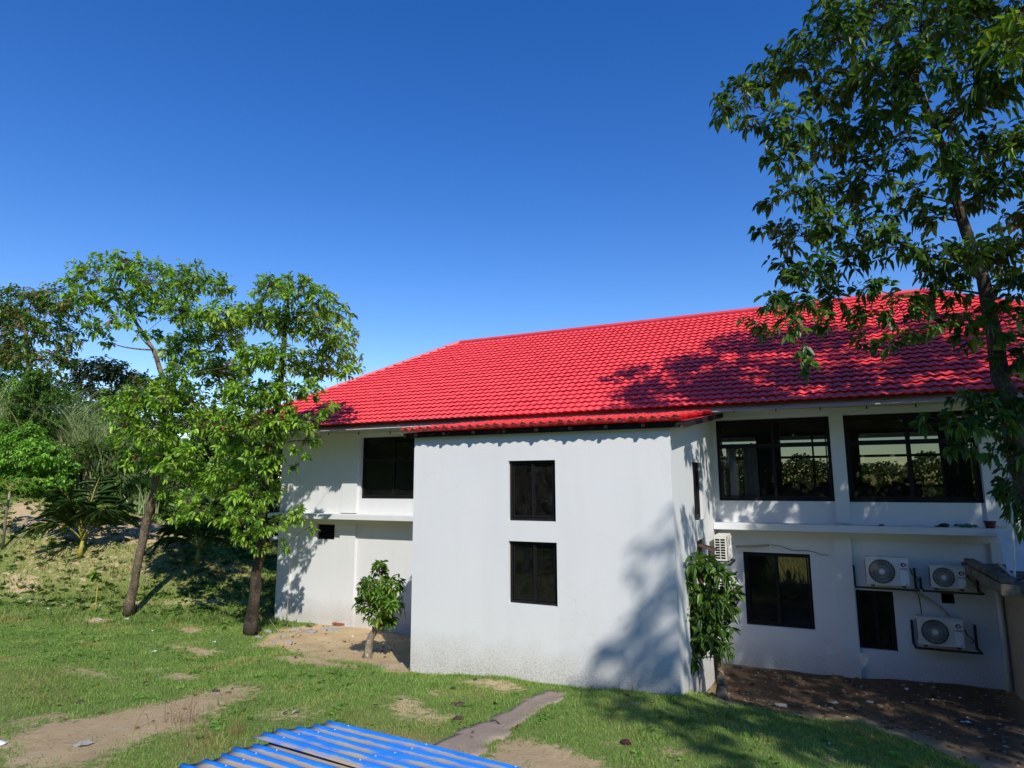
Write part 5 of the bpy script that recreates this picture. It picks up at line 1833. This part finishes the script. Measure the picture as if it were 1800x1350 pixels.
ico = [(0, 0, 1), (.9, 0, .3), (.28, .85, .3), (-.72, .53, .3), (-.72, -.53, .3), (.28, -.85, .3), (.72, .53, -.4), (-.28, .85, -.4), (-.9, 0, -.4), (-.28, -.85, -.4), (.72, -.53, -.4), (0, 0, -.9)]
icf = [(0, 1, 2), (0, 2, 3), (0, 3, 4), (0, 4, 5), (0, 5, 1), (1, 6, 2), (2, 7, 3), (3, 8, 4), (4, 9, 5), (5, 10, 1), (6, 7, 2), (7, 8, 3), (8, 9, 4), (9, 10, 5), (10, 6, 1), (6, 11, 7), (7, 11, 8), (8, 11, 9), (9, 11, 10), (10, 11, 6)]
ico, icf = np.array(ico, float), np.array(icf)


def pebbles(name, n_try, boxr, prob, smin, smax, mat):
    X, Y = rng.uniform(boxr[0], boxr[1], n_try), rng.uniform(boxr[2], boxr[3], n_try)
    s, dk, dr = masks(X, Y)
    ok = (rng.uniform(0, 1, n_try) < prob(s, dk)) & ~(((X > XL) & (Y > 15.95)) | ((X > BX0) & (X < BX1) & (Y > 10.9)) | ((X > 3.1) & (Y > 13.5)))
    X, Y = X[ok], Y[ok]
    n = len(X)
    sz = rng.uniform(smin, smax, n) * rng.uniform(.5, 1, n)
    V = ico[None] * (1 + rng.normal(0, .18, (n, 12, 1))) * sz[:, None, None] * np.stack([rng.uniform(.8, 1.5, n), rng.uniform(.7, 1.2, n), rng.uniform(.4, .8, n)], 1)[:, None, :]
    V = V + np.stack([X, Y, gz(X, Y) + sz * .15], 1)[:, None, :]
    F = icf[None] + (np.arange(n) * 12)[:, None, None]
    tag(mesh_np(name, V.reshape(-1, 3), F.reshape(-1, 3), mat, None), kind='stuff')


pebbles('soil_stones', 5200, (-17, 3.4, 7, 16), lambda s, dk: .30 * np.clip(s - .5, 0, 1) + .16 * dk * (s > .9), .010, .034, MAT['beige'])
pebbles('soil_clods', 5200, (-17, 3.4, 7, 16), lambda s, dk: .7 * dk * (s > .9), .02, .075, MAT['clod'])
# rubble at the corner of the house: each block a thing
for k, (px, py, w_, h_, lab) in enumerate(((520, 1108, .30, .10, 'broken concrete lump in the rubble at the corner of the white house'), (545, 1112, .42, .10, 'flat broken slab in the rubble before the corner of the white house'), (497, 1120, .22, .09, 'squarish concrete lump at the very corner post of the white house'), (470, 1112, .26, .10, 'pale concrete lump just beside the foot of the dark trunk'), (585, 1107, .70, .07, 'long grey mortar slab lying against the foot of the white wall'), (508, 1131, .20, .09, 'concrete lump lowest in the rubble where the sand begins'), (482, 1130, .16, .08, 'small concrete lump in the rubble between sand and dark trunk'), (455, 1122, .2, .09, 'concrete lump behind the foot of the dark trunk'))):
    q = hit(px, py)
    m = MB()
    a = random.uniform(-.5, .5)
    m.add([(q[0] + w_ * (x * math.cos(a) - .55 * y * math.sin(a)) * random.uniform(.8, 1.1), q[1] + w_ * (x * math.sin(a) + .55 * y * math.cos(a)) * random.uniform(.8, 1.1), q[2] - .03 + h_ * z * random.uniform(.75, 1.15)) for x in (-.5, .5) for y in (-.5, .5) for z in (0, 1)],
          [(0, 1, 3, 2), (4, 6, 7, 5), (0, 4, 5, 1), (2, 3, 7, 6), (0, 2, 6, 4), (1, 5, 7, 3)])
    tag(m.build('rubble_block', MAT['rubble'], origin=q, bevel=.012), lab, 'rubble', 'rubble at the house corner')
m = MB()
q = hit(598, 1100)
m.obox(q + Vn(0, -.05, .07), (.42, .05, 0), (0, .10, 0), (0, 0, .05))
tag(m.build('broken_brick', simple('brick_red', (.30, .09, .05), .85, .2, 0, .2, 14), origin=q), 'reddish broken brick lying on the mortar slab by the white wall', 'brick')
for k, (px, py, ln_, lab) in enumerate(((505, 1105, .9, 'thin grey twig leaning against the corner of the white house'), (512, 1120, 1.1, 'thin grey stick lying across the rubble at the house corner'), (490, 1112, .8, 'thin bent stick poking left out of the rubble at the house corner'))):
    q = hit(px, py)
    m = MB()
    dx = (-.12, .5, -.5)[k]
    m.tube([q, q + Vn(dx * .5, .02, ln_ * (.5, .12, .25)[k]), q + Vn(dx, .10, ln_ * (1, .2, .4)[k])], [.012, .010, .006], 5)
    tag(m.build('dry_stick', MAT['bark_pale'], origin=q), lab, 'stick')

# bamboo stake and loose sticks
q = hit(167, 1079)
dd = float((q - EYE) @ FW)
m = MB()
tp_ = at(171, 1033, dd)
m.tube([q - Vn(0, 0, .05), q * .66 + tp_ * .34, q * .33 + tp_ * .67, tp_], [.017, .016, .014, .012], 7)
tag(m.build('bamboo_stake', MAT['bamboo'], smooth=True, origin=q), 'thin yellow bamboo stake standing in the lawn by the leaning trunk', 'stake')
for (px, py), (qx, qy), r_, lab in (((8, 975), (52, 928), .022, 'pale pole sloping out of the bank beside the hand leaved sapling'), ((30, 1020), (62, 1045), .02, 'dead branch lying down the bare patch of the bank'), ((118, 985), (128, 1010), .012, 'short dead twig on the bank left of the palm'), ((160, 978), (178, 970), .03, 'short dark log lying beside the first coconut palm'), ((525, 1254), (512, 1259), .02, 'dark short stick on the bare soil behind the blue sheets'), ((880, 1277), (862, 1272), .008, 'thin dark twig lying across the edge of the concrete path')):
    a, b_ = hit(px, py), hit(qx, qy)
    m = MB()
    m.tube([a + Vn(0, 0, .02), (a + b_) / 2 + Vn(0, 0, .06), b_ + Vn(0, 0, .03)], [r_, r_ * .9, r_ * .6], 6)
    tag(m.build('fallen_stick', MAT['bark_pale'] if r_ in (.022, .02) else MAT['bark_dark'], smooth=True, origin=a), lab, 'stick')

# litter
for px, py, sz, lab in ((270, 1147, .11, 'crumpled white paper scrap in the middle of the lawn'), (222, 1089, .10, 'white paper scrap on the grass in front of the leaning trunk'), (175, 1090, .09, 'white scrap on the bare spot beside the yellow stake'), (84, 1071, .09, 'white scrap on the far lawn at the foot of the bank'), (55, 1058, .16, 'pale crushed plastic at the foot of the bank'), (268, 1110, .07, 'small white cup scrap between the two lawn trees'), (376, 1130, .07, 'small grey scrap before the dark trunk'), (145, 1312, .15, 'pale flattened plaster on the dirt trail'), (2, 1309, .09, 'white scrap at the very edge of the dirt trail'), (965, 1224, .05, 'white chip on the shaded end of the concrete path'),
                        (1593, 1213, .07, 'white paper scrap on the dark soil under the lowest air conditioner'), (1690, 1230, .08, 'round white crumpled scrap on the dark soil near the drain pipe'), (1699, 1272, .10, 'bright white plastic flake on the dark soil, lowest of the scraps there'), (1437, 1180, .08, 'pale stone on the dark soil below the ground floor window'), (1463, 1237, .12, 'pale mortar lump in the middle of the dark soil'), (1462, 1247, .07, 'small round pale stone beside the mortar lump on the dark soil'), (1528, 1236, .10, 'grey mortar lump on the dark soil before the narrow window'), (1375, 1242, .16, 'flat white mortar flake on the dark soil near the grass rim'), (1457, 1309, .03, 'tiny white flake on the shaded grass'), (245, 1052, .14, 'blue grey plastic scrap on the grass behind the leaning trunk'), (411, 1049, .08, 'small blue scrap on the bank beside the dark trunk'), (620, 1120, .05, 'white flake on the sand before the white wall')):
    q = hit(px, py)
    m = MB()
    n = 7
    vs = [(q[0], q[1], q[2] + .035)]
    for k in range(n):
        a = 2 * math.pi * k / n
        r_ = sz * random.uniform(.5, 1)
        vs.append((q[0] + r_ * math.cos(a), q[1] + r_ * .8 * math.sin(a), q[2] + random.uniform(.004, .045)))
    vs.append((q[0], q[1], q[2] + .005))
    m.add(vs, [(0, 1 + k, 1 + (k + 1) % n) for k in range(n)] + [(n + 1, 1 + (k + 1) % n, 1 + k) for k in range(n)])
    stone = any(w_ in lab for w_ in ('stone', 'mortar', 'plaster'))
    tag(m.build('mortar_lump' if stone else 'litter_scrap', MAT['rubble'] if stone else (MAT['sheet'] if 'blue' in lab else MAT['paper']), origin=q), lab, 'stone' if stone else 'litter')
q = hit(1100, 1310)
m = MB()
m.ball(q + Vn(0, 0, .03), .055, 8, 5, (1.3, .9, .7), .3)
tag(m.build('coconut_husk', MAT['pot'], origin=q), 'dark reddish husk lying in the shaded grass', 'husk')
# charcoal grey dung clods on the lawn
for px, py, lab in ((142, 1237, 'dark clod on the lawn above the dirt trail'), (378, 1217, 'dark clod at the upper end of the dirt trail'), (805, 1240, 'dark clod on the bare patch before the tower'), (805, 1266, 'dark clod on the lower bare patch before the tower')):
    q = hit(px, py)
    m = MB()
    for k in range(4): m.ball(q + Vn(random.uniform(-.07, .07), random.uniform(-.05, .05), .02), random.uniform(.03, .055), 7, 5, (1.2, 1, .6), .4)
    tag(m.build('dark_clod', MAT['bark_dark'], origin=q), lab, 'clod')

# ------------------------------------------------------------------ beyond the house
wl = empty('low_white_wall', (-22.0, 33, gz1(-22, 33)), 'low white wall glimpsed behind the corner of the white house', 'wall')
a, b_ = at(430, 950, 33), at(520, 955, 33)
m = MB()
m.obox(((a + b_) / 2)[:2].tolist() + [.9], list((b_ - a)[:2]) + [0], (0, .15, 0), (0, 0, 3.0))
m.build('wall', MAT['wall'], wl)


def bg_tree(root, base, h, r, nclump, leaf, pal, cover=1.3, bark='bark_dark'):
    cl = []
    for k in range(nclump):
        a = random.uniform(0, 2 * math.pi)
        z = random.uniform(.32, 1.0)
        rr = r * math.sqrt(max(.05, 1 - ((z - .6) / .5) ** 2)) * random.uniform(.3, 1.0)
        cl.append((base + Vn(rr * math.cos(a), rr * math.sin(a), z * h), r * random.uniform(.26, .42)))
    grow_tree(root, [base - Vn(0, 0, .1), base + Vn(.1, .05, h * .35), base + Vn(0, .1, h * .8)], [.02 * h + .08, .016 * h + .05, .03], cl, leaf, leaf * .45, cover, pal, bark, low=.25, per=8, droop=.3)


OLIVE = [((.07, .115, .02), 3), ((.10, .15, .028), 3), ((.045, .08, .018), 2), ((.15, .17, .04), 1)]
pr_ = empty('field_tree', (-4.6, 35, gz1(-4.6, 35)), 'leafy field tree seen through the upper window next to the tower', 'tree', 'trees in the field beyond the house')
bg_tree(pr_, Vn(-4.6, 35, gz1(-4.6, 35)), 8.2, 2.6, 26, .24, OLIVE, 1.1)


def copy_tree(src, loc, rz_, s, label, group):
    c = src.copy()
    COL.objects.link(c)
    c.location = loc
    c.rotation_euler = (0, 0, rz_)
    c.scale = (s, s, s)
    c['label'] = label
    c['group'] = group
    for ch in list(src.children):
        k = ch.copy()
        COL.objects.link(k)
        k.parent = c
    return c


FG = 'trees in the field beyond the house'
for x, y, s_, a_, lab in ((-.2, 46, .55, 1.0, 'smaller field tree near the middle of the upper window next to the tower'), (7.6, 38, .50, 2.2, 'bushy field tree seen through the upper window by the tall tree'), (-9.5, 40, .9, 3.3, 'field tree seen through the tower windows'), (-16, 46, .9, 4.1, 'field tree far behind the unlit upper window'), (3.0, 60, .6, 5.2, 'distant field tree in front of the far wood')):
    copy_tree(pr_, (x, y, gz1(x, y)), a_, s_, lab, FG)
# far wood: a mass of crowns along the end of the field
fo = Foliage()
n = 70000
X = rng.uniform(-50, 36, n)
top = 6.3 + 1.6 * np.array([noise.noise(Vector((x * .12, 1., 2.))) for x in X]) + 1.2 * np.array([noise.noise(Vector((x * .5, 4., 2.))) for x in X])
zr = rng.uniform(0, 1, n) ** .75
Y = 66 + rng.normal(0, 2.2, n) + 4 * np.sin(X * .07)
P = np.stack([X, Y, -.3 + zr * top], 1)
D = unit(rng.normal(0, 1, (n, 3)) + Vn(0, -.3, .2))
fo.leaves(P, D, rng.uniform(.22, .5, n), rng.uniform(.12, .28, n), pick_cols(n, OLIVE, .25), droop=.3)
fo.build('far_wood', MAT['leaf_matte'], None, 'stuff')
# tall yellow grass in the field
blade_n = 9000
X, Y = rng.uniform(-22, 18, blade_n), rng.uniform(27, 62, blade_n)
fo = Foliage()
P = np.stack([X, Y, gz(X, Y)], 1)
D = unit(rng.normal(0, .25, (blade_n, 3)) + Vn(0, 0, 1))
fo.leaves(P, D, rng.uniform(.4, 1.0, blade_n), np.full(blade_n, .07), pick_cols(blade_n, [((.34, .27, .09), 3), ((.26, .24, .07), 2)]), droop=.05)
fo.build('field_grass', MAT['straw'], None, 'stuff')
hs_ = empty('red_roofed_house', (-8.6, 47, gz1(-8.6, 47)), 'small red roofed house beyond the field, glimpsed through the window next to the tower', 'house')
hx, hy, hz = -8.6, 47, gz1(-8.6, 47)
MB().box(hx - 2.5, hx + 2.5, hy - 2, hy + 2, hz - .3, hz + 2.6).build('wall', MAT['wall'], hs_)
m = MB()
m.add([(hx - 3, hy - 2.6, hz + 2.5), (hx + 3, hy - 2.6, hz + 2.5), (hx + 3, hy + 2.6, hz + 2.5), (hx - 3, hy + 2.6, hz + 2.5), (hx - 1, hy, hz + 4.6), (hx + 1, hy, hz + 4.6)], [(0, 1, 5, 4), (1, 2, 5), (2, 3, 4, 5), (3, 0, 4), (3, 2, 1, 0)])
m.build('roof', MAT['roof'], hs_)
m = MB()
m.box(hx - .5, hx + .5, hy - 2.03, hy - 1.99, hz + .9, hz + 2.0)
m.build('window', MAT['frame'], hs_)

# ------------------------------------------------------------------ trees on the camera's side: they throw the shade on the tower and the soil
sh = empty('shade_tree', (8.2, 1.2, gz1(8.2, 1.2)), 'broad tall tree outside the view that shades the tower foot and the soil', 'tree', 'shade trees outside the view')
DAPPLE = [(-2.3, 9.3, .8), (-1.5, 8.7, .85), (-.6, 9.0, .8), (.2, 8.5, .8), (1.0, 9.0, .65), (1.8, 9.4, .5), (2.6, 9.9, .3), (.6, 9.6, .65), (-1.0, 8.0, .85), (-3.0, 9.6, .75)]
TOWER = [(-2.5, 10.97, .85), (-2.3, 10.97, 1.3), (-3.75, 10.97, .85), (-3.2, 10.97, 1.0), (-2.7, 10.97, 1.2), (-3.0, 10.97, 1.65), (-2.5, 10.97, 2.0), (-2.35, 10.97, 2.7), (-2.25, 10.97, 3.3), (-2.3, 11.4, 2.4), (-3.3, 10.4, .7), (-2.6, 10.1, .75)]
SHADED = [(-1.9, 10.1, .75), (-1.0, 10.4, .6), (-.2, 9.9, .7), (.1, 10.8, .5), (.9, 10.2, .5), (1.2, 11.2, .3), (-.6, 11.5, .35), (.5, 11.8, .2), (1.6, 12.2, .1), (-1.2, 12.4, .2), (-.2, 12.9, .1), (.8, 13.1, .1), (1.8, 13.4, .1), (2.6, 12.6, .1), (-1.2, 13.9, .1), (0, 14.2, .1), (1.2, 14.4, .1), (2.4, 14.4, .1), (-1.6, 15, .1), (-.4, 15.4, .1), (.8, 15.5, .1), (1.9, 15.6, .1), (2.9, 15.4, .1), (3.3, 13.4, .1), (2.2, 10.6, .2), (3.2, 11.2, .1), (3.2, 14.9, 2.9), (3.6, 14.9, 2.7), (3.4, 15.9, 2.4), (3.3, 14.2, 2.5)]
for x in np.arange(-.9, 3.5, .85):
    for z in np.arange(.5, 3.0, .8): SHADED.append((x + random.uniform(-.15, .15), 15.9, z + random.uniform(-.15, .15)))
SHADED += [(-1.4, 15.9, 1.3), (-1.5, 15.9, .4), (.6, 15.5, 3.3), (1.8, 15.5, 3.4), (2.9, 15.5, 3.3), (2.4, 15.9, 4.0), (3.4, 15.9, 4.0), (3.3, 15.9, 4.9), (-.6, 15.5, 3.2)]
blobs_ = []
for q in SHADED:
    s_ = random.uniform(9.2, 12.2)
    blobs_.append((Vn(*q) + Vn(.89, -1.0, 1.07) * s_, random.uniform(.62, .85)))
for q in TOWER:
    blobs_.append((Vn(*q) + Vn(.89, -1.0, 1.07) * random.uniform(13.5, 16), random.uniform(.5, .7), .27))
for q in DAPPLE:
    blobs_.append((Vn(*q) + Vn(.89, -1.0, 1.07) * random.uniform(9.5, 12), random.uniform(.4, .55), .7))
grow_tree(sh, [Vn(8.2, 1.2, .3), Vn(8.0, 1.4, 5), Vn(8.2, 1.2, 9), Vn(8.4, .4, 13), Vn(9.2, -1.5, 16)], [.32, .27, .2, .12, .05], [b for b in blobs_ if b[0][0] < 9.6], .22, .095, 2.6, DKG, 'bark', low=.3, limb_r=.05)
s2_ = empty('shade_tree', (12.5, 4.5, gz1(12.5, 4.5)), 'large tree outside the view beyond the rendered annex, shading the far wall', 'tree', 'shade trees outside the view')
grow_tree(s2_, [Vn(12.5, 4.5, 0), Vn(12.2, 4.5, 4), Vn(11.6, 4.6, 8), Vn(11.3, 4.6, 12)], [.3, .25, .18, .06], [b for b in blobs_ if b[0][0] >= 9.6], .22, .095, 2.6, DKG, 'bark', low=.3, limb_r=.05)
nb_ = empty('near_branch_tree', (5.2, 4.0, gz1(5.2, 4.0)), 'bright green leaf tips of a nearer tree at the upper corner of the view', 'tree')
cl = [(at(1790, 20, 6.2), .30), (at(1770, 75, 6.3), .22), (at(1800, 110, 6.2), .20), (at(1840, 60, 6.2), .4), (at(1900, 0, 6.2), .5), (at(1950, -100, 6.4), .6), (Vn(4.6, 4.6, 8.6), .7), (Vn(5.6, 4.2, 8.8), .8), (Vn(5.6, 3.2, 8.0), .7)]
grow_tree(nb_, [Vn(5.2, 4.0, .5), Vn(5.1, 4.1, 4), Vn(5.0, 4.2, 8.6)], [.12, .10, .03], cl, .17, .055, 1.2, [((.12, .22, .02), 3), ((.16, .26, .03), 3), ((.08, .16, .02), 2)], 'bark', low=.3, limb_r=.03, droop=.2)
rt = empty('yard_tree', (-7.0, -9.0, gz1(-7, -9)), 'dark yard tree behind the camera mirrored in the black windows', 'tree', 'yard trees behind the camera')
bg_tree(rt, Vn(-7.0, -9.0, gz1(-7, -9)), 11.0, 4.2, 30, .42, [((.025, .055, .014), 3), ((.04, .08, .018), 2)], 1.3)
for x, y, s_, a_, lab in ((-15.5, -8, 1.0, 1.2, 'dark yard tree behind the camera, farthest along from the tall tree'), (1.5, -10, 1.05, 2.6, 'dark yard tree behind the camera, nearest the shade tree'), (-24, -5, 1.0, 4.0, 'dark yard tree behind the camera toward the bank')):
    copy_tree(rt, (x, y, gz1(x, y)), a_, s_, lab, 'yard trees behind the camera')
fo = Foliage()
n = 15000
X = rng.uniform(-55, 28, n)
zr = rng.uniform(0, 1, n) ** .8
Y = -17 + rng.normal(0, 1.6, n)
P = np.stack([X, Y, .5 + zr * (11 + 1.5 * np.sin(X * .35))], 1)
D = unit(rng.normal(0, 1, (n, 3)))
fo.leaves(P, D, rng.uniform(.7, 1.3, n), rng.uniform(.4, .7, n), pick_cols(n, [((.03, .06, .015), 3), ((.045, .085, .02), 2)], .2), droop=.3)
fo.build('reflection_wood', MAT['leaf_matte'], None, 'stuff')  # unseen leaf mass added behind the camera to darken window reflections
print('blades', nb, nb2, nb3, 'objects', len(bpy.data.objects))
